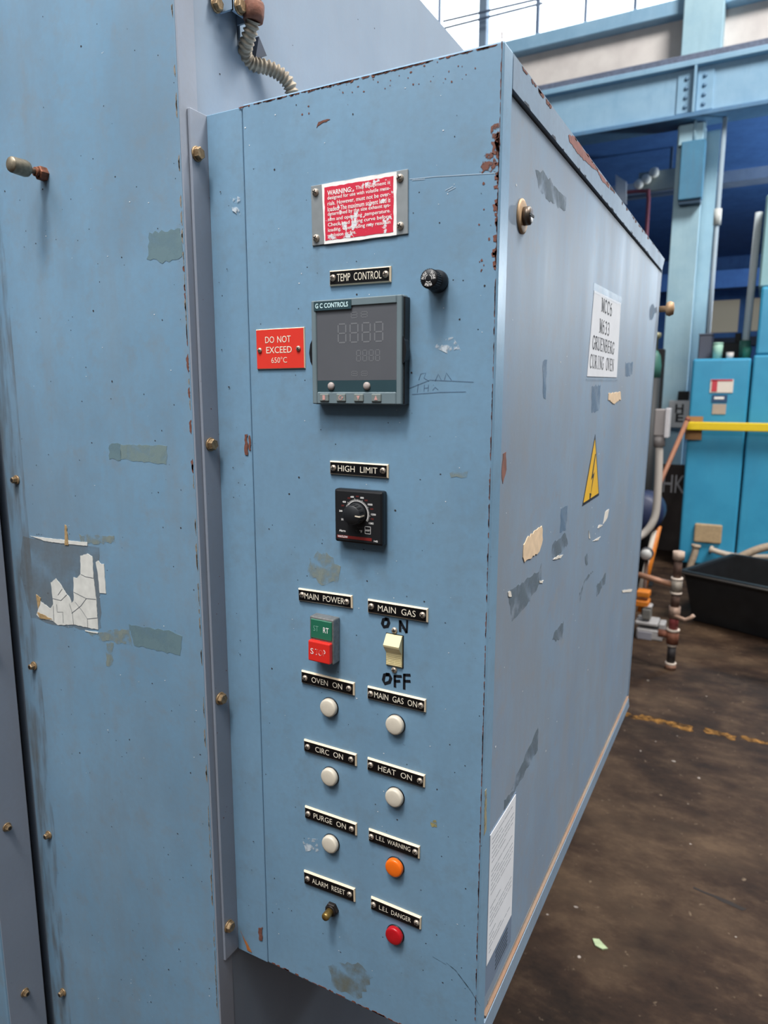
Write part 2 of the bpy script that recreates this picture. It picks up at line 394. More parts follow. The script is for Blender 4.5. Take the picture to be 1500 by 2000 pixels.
# worn yellow line, crack
mb = MB(); FR_G = frame((0, 0, 0), '+z')
for x0, x1, wd in ((-.62, -.40, .035), (-.39, -.16, .05), (-.12, .02, .045), (.03, .18, .03)):
    mb.prism(ragged([(x0, 3.27-wd/2), (x1, 3.25-wd/2), (x1, 3.25+wd/2), (x0, 3.27+wd/2)], .012, .02), .001, FR_G)
part('worn_line', mb, patchy('worn_yellow_line', '#9a6a22', .40, .66, 26, .75), floor, 'worn yellow-orange paint line on the floor')
mb = MB(); g0, g1 = atZ(1355, 1735), atZ(1452, 1775)
mb.prism(ragged([(g0.x, g0.y), (g1.x, g1.y-.012), (g1.x+.01, g1.y+.006), (g0.x, g0.y+.008)], .003, .02), .0006, FR_G)
part('floor_gouge', mb, mat('gouge_dark', '#231c19', .9), floor)
mb = MB()
for _ in range(60):
    u = random.uniform(-.7, 1.2); v = random.uniform(1.3, 3.8)
    flakes(mb, 1, (u, u), (v, v), FR_G, .003, .011, z=.0008)
stuff(part('floor_debris', mb, mat('grit_pale', '#9a9087', .9, var=.3), floor))

# upper wall of the hall: concrete band, pilaster, clerestory window
WY = 7.7
def WZ(x, y): return atY(x, y, WY).z
def WXx(x, y): return atY(x, y, WY).x
z_sill = WZ(1344, 5); z_conc = WZ(1344, 36); z_low = WZ(1344, 125)
mb = MB(); mb.box(-9, 9, WY, WY+.25, z_low-.15, z_conc)
wall = struct(part('wall_back', mb, P_CONC, None))
mb = MB(); mb.box(-9, WXx(1339, 50), WY-.12, WY+.2, z_conc-.0, z_sill+.0, bev=.01); mb.box(WXx(1416, 40), 9, WY-.12, WY+.2, z_conc, z_sill, bev=.01)
struct(part('trim_1', mb, P_GIRD, None))
mb = MB(); mb.box(WXx(1339, 50), WXx(1416, 50), WY-.22, WY+.3, z_low-.1, z_sill+2.6, bev=.008); struct(part('trim_2', mb, P_STEEL, None))
# clerestory windows: frame bars are separate pieces, panes behind them
PANE = mat('bright_daylit_pane', '#eef6ff', .3, emit='#eef7ff', estr=3.2)
FRM = mat('dark_window_bar', '#4a5a70', .6); FRMB = mat('blue_window_post', '#6f8296', .6)
win = struct(put('window_1', MB().box(-9, 9, WY+.05, WY+.12, z_sill+2.5, z_sill+2.62).mesh('window_1', FRMB)))
bars = [(858, 4), (947, 20), (1050, 7), (1143, 5), (1239, 6), (1330, 5)]
xb = [(atY(x, 40, WY).x, w_*WY/1354*.75) for x, w_ in bars]
x_prev = -6.0
allx = [(xb[0][0]-k*.62, .02) for k in range(6, 0, -1)] + xb + [(WXx(1416, 40)+.1+k*.6, .03) for k in range(0, 8)]
for i, (x, wd) in enumerate(allx):
    mb = MB(); mb.box(x-wd/2, x+wd/2, WY-.02-(.05 if wd > .06 else 0), WY+.10, z_sill, z_sill+2.5); part('window_post', mb, FRMB if wd > .06 else FRM, win)
    if i:
        mb = MB(); mb.box(allx[i-1][0], x, WY+.03, WY+.045, z_sill, z_sill+2.5); part('window_pane', mb, PANE, win)
for k in range(2):
    mb = MB(); a = atY(865, 42+14*k, WY-.15); b = atY(1060, -4+10*k, WY-.15); mb.tube([a, b], .012, 8); part('window_opening_rod', mb, FRM, win)
# low aisle beyond the girder
mb = MB(); mb.box(-9, 9, WY+.3, 17, z_low-.25, z_low-.1); struct(part('ceiling', mb, P_NAVY, None))
mb = MB(); mb.box(-9, 9, 16.8, 17, 0, z_low); struct(part('wall_aisle', mb, P_NAVY, None))
mb = MB(); mb.box(-9.2, -9, WY, 17, 0, z_low); struct(part('wall_left', mb, P_NAVY, None))
mb = MB(); mb.box(9, 9.2, WY, 17, 0, z_low); struct(part('wall_right', mb, P_NAVY, None))

# ================================================================== curing oven (left and behind the cabinet)
OT, OB = 2.10, .10
oven = thing('curing_oven', 'large blue industrial oven body with bolted front sheet and grey side wall', 'oven', (-1.0, .6, 0))
mb = MB(); mb.box(-.834, -.5135, OF, OF+.03, OB, OT, bev=.0012, seg=2); fsheet = part('front_sheet', mb, P_OVEN, oven)
mb = MB(); mb.box(-1.9, WX-.0005, OF+.004, 2.45, OB, OT-.004, bev=.0015); part('oven_body', mb, paint('oven_wall_bluegrey', '#8695a5', '#7c8c9d', dirt='#8b8c92', dirt_amt=.3, seed=16, rough=.55), oven, 'blue-grey painted side wall of the oven')
mb = MB(); mb.box(WX-.002, WX+.0003, OF+.0005, .5625, OB, OT, bev=.0005); part('return_flange', mb, P_SIDE, oven)
for x, y in ((-.62, .7), (-.62, 2.2), (-1.8, .7), (-1.8, 2.2)):
    mb = MB(); mb.box(x-.05, x+.05, y-.05, y+.05, 0, OB+.005, bev=.004); part('foot', mb, P_SIDE, oven)
# oven door standing proud of the front sheet, shadow gap behind it
mb = MB(); mb.box(-1.9, -.8335, .473, .5265, OB+.02, OT-.03, bev=.003, seg=2); od = part('oven_door', mb, [P_OVEN], oven)
mb = MB(); mb.box(-.8342, -.8325, .4755, .5262, OB+.02, OT-.035); part('edge_strip', mb, P_SIDE, od, 'purple-grey strip along the door edge')
mb = MB(); mb.box(-1.88, -.850, .524, .5385, OB+.02, OT-.03); part('door_gasket', mb, BLKM, oven)
for x, y in ((13, 1615), (48, 1938)):
    v = atX(x, y, -.8325)
    put_mesh('bolt', BOLTS, od, frame(v, '+x'))
for k in (1, 2): put_mesh('bolt', BOLTS, od, frame((-.8325, .498, 1.5-.566+.2535*k), '+x'))
for x, y in ((33, 937), (67, 1300), (96, 1630), (124, 1937)): put_mesh('bolt', BOLTS, oven, frame(atY(x, y, OF), '-y', random.random()))
# threaded stud with nut and cylindrical head
sc = atY(88, 341, OF); T = frame(sc, '-y')
stud = part('stop_stud', MB().lathe([(.0030, .004), (.0028, .016), (.0045, .018), (.0078, .021), (.0086, .024), (.0080, .039), (.0072, .0405), (0, .0405)], T, 20), mat('stud_steel', '#8c8270', .45, metal=.6, var=.3, vscale=200), oven, 'dull steel stud with rusty nut on the front sheet')
part('stud_nut', MB().lathe([(.0074, 0), (.0074, .008), (.0064, .009)], T, 6, smooth=False).lathe([(.0048, .009), (.0048, .0125)], T, 16), mat('rusty_nut', '#80503a', .7, metal=.3, var=.35, vscale=200, bump=.4), stud)

# cabinet ----------------------------------------------------------------
CT, CB = 1.5+.273, 1.5-.6665
YT, YB = 1.585, 1.492     # back edge leans: deeper at the top
cab = thing('control_cabinet', 'blue steel control cabinet with instruments on its narrow front', 'cabinet', (-.34, 1.0, CB))
mb = MB(); mb.box(-.4632, SX, PF, .5935, CB, CT, bev=.0018, seg=2); panel = part('front_panel', mb, P_PANEL, cab, 'blue instrument panel')
mb = MB(); mb.box(-.5085, -.4640, PF+.0006, .5935, CB-.001, CT-.002, bev=.0006); part('filler_strip', mb, P_PANEL, cab)
mb = MB(); mb.box(-.5115, -.5082, .5472, .5935, CB+.001, CT-.002, bev=.0005); flg = part('mounting_flange', mb, P_SIDE, cab, 'purple-grey flange bolted along the oven side')
for x, y in ((387, 301), (414, 868), (433, 1364), (449, 1808)): put_mesh('bolt', BOLT, cab, frame(atX(x-3, y, -.5082), '+x', random.random()))
# shell with the door opening on the side
def slab(pts, x0, x1):
    t = MB(); Mx = Matrix(((0, 0, 1, 0), (1, 0, 0, 0), (0, 1, 0, 0), (0, 0, 0, 1))); t.prism(pts, x1, Mx, base=x0); return t
mb = slab([(.5937, CT-.027), (YT-.03, CT-.027), (YT, CT-.001), (.5937, CT-.001)], -.235, SX); part('top_rail', mb, P_RIM, cab)
mb = slab([(.5937, CB), (YB, CB), (YB-.015, CB+.024), (.5937, CB+.024)], -.235, SX); part('bottom_rail', mb, P_RIM, cab)
mb = slab([(YB-.005, CB+.024), (YB, CB), (YT, CT), (YT-.005, CT-.027)], -.235, DX+.0005); part('back_stile', mb, P_DOOR, cab)
mb = slab([(.5937, CT-.004), (YT, CT-.004), (YT, CT-.001), (.5937, CT-.001)], -.511, -.2352)
mb2 = slab([(.5937, CB), (YB, CB), (YB, CB+.003), (.5937, CB+.003)], -.511, -.2352); me2 = bmesh.new()
part('roof_sheet', mb, P_RIM, cab); part('floor_sheet', mb2, P_RIM, cab)
mb = slab([(YB-.004, CB+.003), (YB, CB+.003), (YT, CT-.004), (YT-.004, CT-.004)], -.511, -.2352); part('back_sheet', mb, P_RIM, cab)
mb = slab([(.5965, CB+.0295), (YB-.008, CB+.0295), (YT-.006, CT-.0280), (.5965, CT-.0280)], DX-.018, DX)
bmesh.ops.bevel(mb.bm, geom=list(mb.bm.edges), offset=.0012, segments=2, affect='EDGES'); door = part('door', mb, P_DOOR, cab, 'long scuffed grey-blue cabinet door')
mb = slab([(.594, CB+.024), (YB-.016, CB+.024), (YT-.014, CT-.027), (.594, CT-.027)], -.234, -.226); part('door_seal', mb, BLKM, cab)
lk = atX(1019, 423, DX); T = frame(lk, '+x')
lock = part('quarter_turn_lock', MB().lathe([(.0150, 0), (.0150, .0012), (.0128, .0022), (.0095, .0024)], T, 24), mat('lock_washer', '#b89a78', .6, metal=.3, var=.25), door, 'round tan lock with dark slotted centre')
part('lock_core', MB().lathe([(.0080, .0022), (.0080, .0075), (.0062, .0090), (0, .0090)], T, 18).box(-.0065, .0065, -.0011, .0011, .0088, .0096, mi=1, M=T), [mat('lock_core_steel', '#6e6257', .4, metal=.7, var=.3, vscale=150), SLOT], lock)
v = atX(1289, 605, SX); T = frame((SX, v.y-.01, v.z), '+x')
part('latch_knob', MB().lathe([(.006, 0), (.006, .012), (.013, .014), (.015, .020), (.012, .027), (0, .029)], T, 16), mat('knob_rusty', '#a38566', .6, metal=.3, var=.3), cab, 'small rusty knob at the far edge')

# ---------------- instruments on the panel
def rect_of(px, Y):
    q = [atY(x, y, Y) for x, y in px]; c = (q[0]+q[1]+q[2]+q[3])/4; w_ = ((q[1]-q[0])+(q[2]-q[3]))/2; h_ = ((q[0]-q[3])+(q[1]-q[2]))/2
    return c, math.hypot(w_.x, w_.z), math.hypot(h_.x, h_.z), math.atan2(w_.z, w_.x)
def nameplate(txt, px, tw, th=.0052, sx=.0265, dy=0, bold=-.003, word=2.1, offx=0):
    c, w_, h_, a = rect_of(px, PF-.0016); M = frame((c.x, PF, c.z), '-y', a)
    mb = MB().frustum(w_, h_, .0026, .0011, M); p = part('nameplate', mb, [PLATE, CREAM], cab, f'black engraved plate reading {txt}')
    t = MB(); add_text(t, txt, M, tw, th, (offx, dy), .0028, bold=bold, word=word); part('lettering', t, ENGR, p)
    for s_ in (-1, 1): put_mesh('screw', random.choice(SCREW), p, M @ Matrix.Translation((s_*sx, random.uniform(-.0004, .0004), .0026)))
    return p
nameplate('TEMP CONTROL', [(643.4,528.7),(764,519.7),(762.9,550.3),(643.9,559.3)], .0468, .0068, .0278)
nameplate('HIGH LIMIT', [(644,899.8),(758.4,907.1),(758.1,934.3),(644.7,925.8)], .0435, .0058, .0272, offx=-.0005)
nameplate('MAIN POWER', [(582,1149),(688,1163),(687.6,1189),(583.6,1172.4)], .0480, .0062, .0268)
nameplate('MAIN GAS', [(718,1170),(836,1189),(835,1216),(718,1196)], .0405, .0062, .0276)
nameplate('OVEN ON', [(588,1309),(692.4,1334),(691.6,1359),(589,1333)], .0375, .0060, .0268)
nameplate('MAIN GAS ON', [(717.4,1340),(831.6,1366.4),(831,1392),(717.4,1364)], .0470, .0062, .0276)
nameplate('CIRC ON', [(593,1444),(696,1473),(696,1497.4),(594,1466)], .0345, .0060, .0270)
nameplate('HEAT ON', [(717,1479.6),(830,1514),(829,1539),(717.4,1503)], .0380, .0060, .0278)
nameplate('PURGE ON', [(595,1573.6),(696.6,1609),(696,1632.4),(595.6,1597)], .0410, .0062, .0275)
nameplate('L.E.L WARNING', [(719.4,1618.4),(819.4,1653.6),(819,1678),(720,1642)], .0395, .0050, .0252, dy=.001)
nameplate('ALARM RESET', [(593,1700),(693.6,1736),(692.4,1762.4),(594.4,1724.4)], .0425, .0060, .0272)
nameplate('L.E.L DANGER', [(724,1751),(822.4,1792),(821.6,1816),(724,1775)], .0370, .0052, .0252)

c, w_, h_, a = rect_of([(499,644),(594.8,638.4),(595.4,719.6),(503,721.6)], PF-.0012); M = frame((c.x, PF, c.z), '-y', a)
rp = part('limit_plate', MB().frustum(w_, h_, .0018, .0007, M), [REDPL, CREAM], cab, 'red engraved plate reading DO NOT EXCEED 650°C')
t = MB(); add_text(t, 'DO NOT', M, .0310, .0063, (-.002, .0090), .002, word=1.4); add_text(t, 'EXCEED', M, .0310, .0063, (-.001, -.0010), .002); add_text(t, '650°C', M, .0190, .0056, (-.001, -.0108), .002, bold=-.008); part('lettering', t, ENGR, rp)
put_mesh('screw', SCREW[0], rp, M @ Matrix.Translation((-.0245, -.001, .0018)) @ Matrix.Scale(.85, 4)); put_mesh('screw', SCREW[1], rp, M @ Matrix.Translation((.0225, -.0005, .0018)) @ Matrix.Scale(.85, 4))

# warning plate: aluminium backing, white sticker with worn red field
c, w_, h_, a = rect_of([(607,363),(797.5,330.4),(796.9,456),(610.3,481)], PF-.001); M = frame((c.x, PF, c.z), '-y', a)
wp = part('warning_plate', MB().box(-w_/2, w_/2, -h_/2, h_/2, 0, .0014, bev=.0004, M=M), ALU, cab, 'aluminium plate with worn red and white warning notice')
def loc2(px, Mx):
    inv = Mx.inverted(); q = inv @ atY(px[0], px[1], PF-.0014); return (q.x, q.y)
st = [loc2(p, M) for p in ((633.7, 477.7), (774.9, 459), (775.3, 335), (628.7, 360.3))]
part('notice_sticker', MB().prism(ragged(st, .0004, .006), .0018, M, base=.0014), WHITE, wp)
def worn_red():
    Mx = bpy.data.materials.new('worn_red_print'); Mx.use_nodes = True; nt = Mx.node_tree; N = nt.nodes; L = nt.links; b = N['Principled BSDF']; b.inputs['Roughness'].default_value = .5
    tc = N.new('ShaderNodeTexCoord'); n = N.new('ShaderNodeTexNoise'); n.inputs['Scale'].default_value = 130; n.inputs['Detail'].default_value = 7; n.inputs['Roughness'].default_value = .62
    g = N.new('ShaderNodeTexNoise'); g.inputs['Scale'].default_value = 30; g.inputs['Detail'].default_value = 2
    ad = N.new('ShaderNodeMath'); ad.operation = 'MULTIPLY_ADD'; ad.inputs[1].default_value = .5
    L.new(tc.outputs['Object'], n.inputs['Vector']); L.new(tc.outputs['Object'], g.inputs['Vector']); L.new(g.outputs['Fac'], ad.inputs[0]); L.new(n.outputs['Fac'], ad.inputs[2])
    r = N.new('ShaderNodeValToRGB'); r.color_ramp.elements[0].position = .855; r.color_ramp.elements[0].color = srgb('#cf2440'); r.color_ramp.elements[1].position = .875; r.color_ramp.elements[1].color = srgb('#dcdee2')
    L.new(ad.outputs[0], r.inputs['Fac']); L.new(r.outputs['Color'], b.inputs['Base Color']); return Mx
rd = [loc2(p, M) for p in ((636, 470), (769, 453), (769, 344), (634.3, 366.7))]
part('red_field', MB().prism(ragged(rd, .0004, .004), .0020, M, base=.0018), worn_red(), wp)
lines_ = ['designed for use with volatile mate-', 'rials. However, must not be over-', 'loaded. The maximum solvent load is', 'determined by the size exhaust sys-', 'tem and operating  temperature.', 'Check load rating curve before', 'loading. Overloading may result in']
t = MB(); xl, xr = rd[3][0]+.0032, rd[2][0]-.0030; yt = (rd[2][1]+rd[3][1])/2-.0052; step = .00465; W_ = xr-xl; xm = (xl+xr)/2
add_text(t, 'WARNING:', M, W_*.40, .0043, (xl+W_*.20, yt), .0022, bold=.02); add_text(t, 'This equipment is', M, W_*.54, .0040, (xr-W_*.27, yt), .0022, bold=.008)
for i, s_ in enumerate(lines_): add_text(t, s_, M, W_, .0041, (xm, yt-step*(i+1)), .0022, bold=.008)
add_text(t, 'explosion or fire.', M, W_*.46, .0041, (xl+W_*.23, yt-step*8), .0022, bold=.008); part('lettering', t, WHITE, wp)
for p in ((616.5, 376), (781.5, 348), (618, 465.5), (782, 441.5)):
    q = loc2(p, M); put_mesh('screw', random.choice(SCREWB), wp, M @ Matrix.Translation((q[0], q[1], .0014)))

# temperature controller
CF = .557; c, w_, h_, a = rect_of([(604.6,585.8),(786.6,574),(788,791.5),(607.4,790)], CF); M = frame((c.x, PF, c.z), '-y', 0); dz = PF-CF
W2, H2 = .048, .0478
ctl = part('temperature_controller', MB().box(-W2, W2, -H2, H2, 0, dz-.003, bev=.002, seg=2, M=M), GREY_ABS, cab, 'grey square temperature controller with dark blank display')
t = MB()
for x0, x1, y0, y1 in ((-W2+.0005, -W2+.0058, -H2+.0005, H2-.0005), (W2-.0058, W2-.0005, -H2+.0005, H2-.0005), (-W2+.0059, W2-.0059, H2-.0075, H2-.0005), (-W2+.0059, W2-.0059, -H2+.0005, -H2+.0115)): t.box(x0, x1, y0, y1, dz-.004, dz, bev=.0008, M=M)
part('bezel', t, GREY_ABS, ctl)
part('screen', MB().box(-W2+.006, W2-.006, -H2+.0222, H2-.0076, dz-.0035, dz-.0012, M=M), SCREEN, ctl, 'smoked grey display, switched off')
part('lower_strip', MB().box(-W2+.006, W2-.006, -H2+.0116, -H2+.0221, dz-.0035, dz-.0010, M=M), TEAL_ABS, ctl)
bz = part('name_strip', MB().box(-W2+.004, -W2+.0445, H2-.0098, H2-.0018, dz, dz+.0005, M=M), TEAL_ABS, ctl)
t = MB(); add_text(t, 'G C CONTROLS', M, .0355, .0044, (-W2+.0235, H2-.0056), dz+.0007, bold=.02); part('lettering', t, mat('pale_cyan_print', '#cfeef2', .6), ctl)
def seg7(mb, x, y, w, h, th, M, z):
    for ax, ay, bx_, by in ((0, 0, 1, 0), (0, .5, 1, .5), (0, 1, 1, 1)): mb.box(x+th*.7, x+w-th*.7, y+h*ay-th/2, y+h*ay+th/2, z, z+.0001, M=M)
    for xx in (x, x+w):
        for yy in (y, y+h/2): mb.box(xx-th/2, xx+th/2, yy+th*.6, yy+h/2-th*.6, z, z+.0001, M=M)
t = MB(); zz = dz-.0012
for i in range(4): seg7(t, -.0185+i*.0128, .0085, .0082, .0165, .0012, M, zz)
for i in range(4): seg7(t, .0010+i*.0066, -.0085, .0042, .0095, .0007, M, zz)
for i in range(2): seg7(t, -.0045+i*.0105, .0300, .0062, .0048, .0006, M, zz); seg7(t, -.0045+i*.0105, -.0215, .0062, .0038, .0005, M, zz)
part('dead_digits', t, SEG, ctl)
LEDB = mat('pinkish_button', '#a89d98', .5)
for x in (-.0265, .0120): part('round_button', MB().lathe([(.0036, 0), (.0036, .0012), (.0028, .0022), (0, .0024)], M @ Matrix.Translation((x, -H2+.0170, dz-.0012)), 16), LEDB, ctl)
PINK = mat('pink_symbol', '#c99a94', .6)
for i, x in enumerate((-.0335, -.0150, .0040, .0225)):
    part('key', MB().box(x-.0050, x+.0050, -H2+.0028, -H2+.0100, dz-.001, dz+.0014, bev=.0009, seg=2, M=M), mat('key_grey', '#77807e', .5, var=.08), ctl)
    t = MB(); y = -H2+.0064; z = dz+.0016
    if i == 0: t.box(x-.0014, x+.0014, y-.0022, y+.0022, z, z+.0001, M=M)
    elif i == 1: stroke(t, arc(x, y, .0019, .0019, 60, 360, 10), .0006, M, z); t.prism([(x+.0008, y-.0005), (x+.0030, y-.0003), (x+.0018, y+.0014)], z+.0001, M, base=z)
    elif i == 2: t.prism([(x-.0018, y+.0018), (x+.0018, y+.0018), (x, y-.0022)], z+.0001, M, base=z)
    else: t.prism([(x-.0018, y-.0020), (x+.0018, y-.0020), (x, y+.0022)], z+.0001, M, base=z)
    part('key_symbol', t, PINK, ctl)
for s_ in (-1, 1):
    Mc = M @ Matrix.Translation((s_*W2, .0, .004)); t = MB(); t.prism([(0, -.012), (s_*.0022, -.008), (s_*.0034, 0), (s_*.0022, .008), (0, .012)], .0075, Mc); part('side_clip', t, BLK, ctl)
part('flank', MB().box(W2-.0002, W2+.0012, -H2+.001, H2-.002, .0006, dz-.0035, M=M), BLK, ctl)

# high limit dial controller
HF = .560; c, w_, h_, a = rect_of([(653.5,956.3),(745,963.6),(744.5,1064),(654.3,1055.3)], HF); M = frame((c.x+.0005, PF, c.z), '-y', .004); dz = PF-HF
hl = part('limit_controller', MB().box(-.0265, .0265, -.0260, .0260, 0, dz, bev=.0022, seg=2, M=M), BLK, cab, 'black square dial controller with round knob')
part('face_sheet', MB().box(-.0243, .0243, -.0238, .0238, dz, dz+.0003, M=M), mat('black_face', '#17181b', .5), hl)
kc = (-.0010, .0035); t = MB(); tr_ = MB(); zf = dz+.0005
def dial(v): return math.radians(205 - (v-32)/1350*235)
for k in range(0, 68):
    v = 32+k*1350/67; an = dial(v); r0, r1 = .0118, (.0136 if k % 10 else .0146)
    stroke(t, [(kc[0]+r0*math.cos(an), kc[1]+r0*math.sin(an)), (kc[0]+r1*math.cos(an), kc[1]+r1*math.sin(an))], .00025, M, zf)
stroke(t, arc(kc[0], kc[1], .0120, .0120, 205, -30, 40), .0006, M, zf)
for v in (32, 200, 400, 600, 800, 1000, 1200, 1382):
    an = dial(v); s_ = str(v); r = .0172
    add_text(t, s_, M, .00125*len(s_), .0018, (kc[0]+r*1.05*math.cos(an), kc[1]+r*.95*math.sin(an)), zf, bold=.02)
for v, s_ in ((310, '200'), (520, '300'), (705, '400'), (900, '500'), (1095, '600'), (1290, '700')):
    an = dial(v); add_text(tr_, s_, M, .0032, .0015, (kc[0]+.0172*math.cos(an), kc[1]+.0165*math.sin(an)), zf, bold=.0)
add_text(t, 'Alarm', M, .0072, .0022, (-.0175, -.0145), zf, bold=.02); add_text(t, '°F', M, .0028, .0026, (.0032, -.0135), zf, bold=.02); add_text(t, '145', M, .0040, .0019, (.0195, -.0215), zf, bold=.02)
add_text(t, 'RESET', M, .0052, .0016, (.0108, -.0118), zf, bold=.01)
for x0, y0, x1, y1 in ((.0078, -.0150, .0138, -.0150), (.0138, -.0150, .0138, -.0082), (.0138, -.0082, .0078, -.0082), (.0078, -.0082, .0078, -.0150)): stroke(t, [(x0, y0), (x1, y1)], .0004, M, zf)
part('red_bar', MB().box(-.0235, .0150, -.0218, -.0190, dz+.0003, dz+.0005, M=M), mat('dark_red_print', '#7c2420', .5), hl)
add_text(t, 'WATLOW', M, .0112, .0021, (-.0170, -.0203), zf+.0002, bold=.02)
t2 = MB(); add_text(t2, 'Type J T/C', M, .0078, .0013, (.0030, -.0098), zf, bold=0); add_text(t2, '°C', M, .0024, .0022, (-.0015, -.0135), zf); part('faint_lettering', t2, mat('grey_print', '#55585c', .6), hl)
part('lettering', t, WHITE, hl); part('red_lettering', tr_, mat('dim_red_print', '#8c342c', .6), hl)
Mk = M @ Matrix.Translation((kc[0], kc[1], dz+.0003)); KB = mat('knob_black', '#1d1f22', .45, var=.1, vscale=200)
t = MB(); t.lathe([(.0105, 0), (.0103, .0035), (.0095, .0042), (.0092, .0105), (.0086, .0112), (0, .0112)], Mk, 36)
for k in range(16):
    an = k*math.tau/16; t.box(.0088, .0098, -.0007, .0007, .0042, .0104, M=Mk @ Matrix.Rotation(an, 4, 'Z'))
kn = part('dial_knob', t, KB, hl)
t = MB(); an = dial(1200)-.12; t.box(.0045, .0097, -.0006, .0006, .0110, .0116, M=Mk @ Matrix.Rotation(an, 4, 'Z')); t.box(.0093, .0101, -.0006, .0006, .003, .0112, M=Mk @ Matrix.Rotation(an, 4, 'Z')); part('pointer', t, mat('pointer_ivory', '#d8ccb8', .5), kn)

# fuse holder
fz = atY(857, 548, PF); T = frame((-.2545, PF, fz.z-.001), '-y')
t = MB(); t.lathe([(.0095, 0), (.0095, .0035), (.0086, .0045), (.0086, .010), (.0078, .0105), (.0078, .0195), (.0070, .0203), (0, .0203)], T, 28)
for k in range(28): t.box(.0076, .0082, -.0003, .0003, .0110, .0192, M=T @ Matrix.Rotation(k*math.tau/28, 4, 'Z'))
fu = part('fuse_holder', t, BLK, cab, 'round black screw-in fuse holder')
t = MB()
for k in range(3):
    for i, ch in enumerate('FUSE'):
        an = math.radians(90 + 58 - k*120 - (i-1.5)*19 - 0); r = .0052
        add_text(t, ch, T @ Matrix.Rotation(an-math.pi/2, 4, 'Z') @ Matrix.Translation((0, r, 0)), None, .0022, (0, 0), .0205, bold=.01)
    stroke(t, arc(0, 0, .0030, .0030, 90+15-k*120, 90+100-k*120, 8), .0004, T, .0205)
part('lettering', t, WHITE, fu)

# start / stop push buttons
c = atY(628, 1251, .556); M = frame((c.x, PF, c.z), '-y', 0); t = MB()
sw_, sh_ = .0142, .0235
xr_ = atY(664, 1250, PF).x; M = frame((xr_-sw_, PF, c.z-.0005), '-y', -.012)
ss = part('start_stop_station', MB().box(-sw_, sw_, -sh_, sh_, 0, .0125, bev=.0012, seg=2, M=M), DIE, cab, 'die-cast push button station with green START and red STOP')
part('start_button', MB().box(-sw_+.0018, sw_-.0014, .0010, sh_-.0022, .012, .0136, bev=.0006, M=M), GREENB, ss)
part('stop_button', MB().box(-sw_+.0014, sw_-.0010, -sh_+.0016, -.0004, .012, .0178, bev=.0012, seg=2, M=M), REDB, ss)
t = MB(); add_text(t, 'ST', M, .0062, .0058, (-.0058, .0118), .0138, bold=.0); part('lettering', t, mat('worn_pale_print', '#6fa491', .6), ss)
t = MB(); add_text(t, 'RT', M, .0066, .0058, (.0062, .0118), .0138, bold=.01); part('lettering', t, WHITE, ss)
t = MB(); add_text(t, 'TOP', M, .0122, .0060, (.0024, -.0110), .01795, bold=-.01); part('lettering', t, mat('worn_red_print_pale', '#df6a60', .6), ss)
t = MB(); add_text(t, 'S', M, .0036, .0060, (-.0078, -.0110), .0180, bold=.0); stroke(t, [(-.0040, -.0085), (-.0030, -.0082)], .0008, M, .0180); stroke(t, [(-.0030, -.0135), (-.0022, -.0138)], .0009, M, .0180); stroke(t, arc(.0020, -.0110, .0018, .0028, -160, -70, 6), .0005, M, .0180); stroke(t, arc(.0060, -.0095, .0018, .0020, -60, 90, 6), .0006, M, .0180); part('lettering', t, WHITE, ss)

# main gas rocker switch with marker writing
x0, x1 = atY(755.6, 1240, PF).x, atY(787.6, 1245, PF).x; zt, zb = atY(770, 1239, PF).z, atY(770, 1300, PF).z; cx_, cz_ = (x0+x1)/2, (zt+zb)/2
M = frame((cx_, PF, cz_), '-y', 0); hw, hh = (x1-x0)/2, (zt-zb)/2
sw = part('rocker_switch', MB().box(-hw-.0006, hw+.0006, -hh-.0006, hh+.0006, -.001, .0006, M=M), BLK, cab, 'ivory rocker switch for the main gas')
prof = [(0, hh), (.0020, hh), (.0085, hh*.42), (.0080, hh*.30), (.0022, hh*-.18), (.0018, -hh), (0, -hh)]
Mr = M @ Matrix(((0, 0, 1, 0), (0, 1, 0, 0), (1, 0, 0, 0), (0, 0, 0, 1)))
t = MB(); t.prism(prof, hw-.0004, Mr, base=-hw+.0004)
for k in range(8): t.box(-hw+.0006, hw-.0006, -hh+.0012+k*.00165, -hh+.0020+k*.00165, .0015, .0026, M=M)
part('rocker', t, CREAMSW, sw)
for y in (hh+.0042, -hh-.0042): put_mesh('screw', random.choice(SCREW), sw, M @ Matrix.Translation((-.0005, y, 0)))
MK = lambda pts: [tuple((lambda v: (v.x, v.z))(atY(560+px/5, 1120+py/5, PF))) for px, py in pts]
t = MB(); wd = .0027
stroke(t, MK([(985, 445), (945, 450), (935, 490), (950, 520), (985, 515), (998, 480), (988, 445), (960, 442)]), .0034, FR_P); stroke(t, MK([(1108, 455), (1108, 570)]), wd, FR_P); stroke(t, MK([(1108, 460), (1172, 580)]), wd, FR_P); stroke(t, MK([(1172, 580), (1178, 455)]), wd*.8, FR_P)
stroke(t, MK([(1000, 985), (955, 990), (944, 1040), (960, 1075), (1005, 1060), (1018, 1020), (1000, 985), (970, 984)]), .0034, FR_P)
stroke(t, MK([(1055, 995), (1058, 1112)]), wd, FR_P); stroke(t, MK([(1050, 1000), (1125, 1005)]), wd, FR_P); stroke(t, MK([(1055, 1052), (1110, 1050)]), wd, FR_P)
stroke(t, MK([(1148, 980), (1148, 1132)]), wd, FR_P); stroke(t, MK([(1145, 990), (1210, 992)]), wd, FR_P); stroke(t, MK([(1148, 1050), (1210, 1052)]), wd, FR_P)
part('marker_writing', t, INK, cab, 'handwritten black ON and OFF around the gas switch')

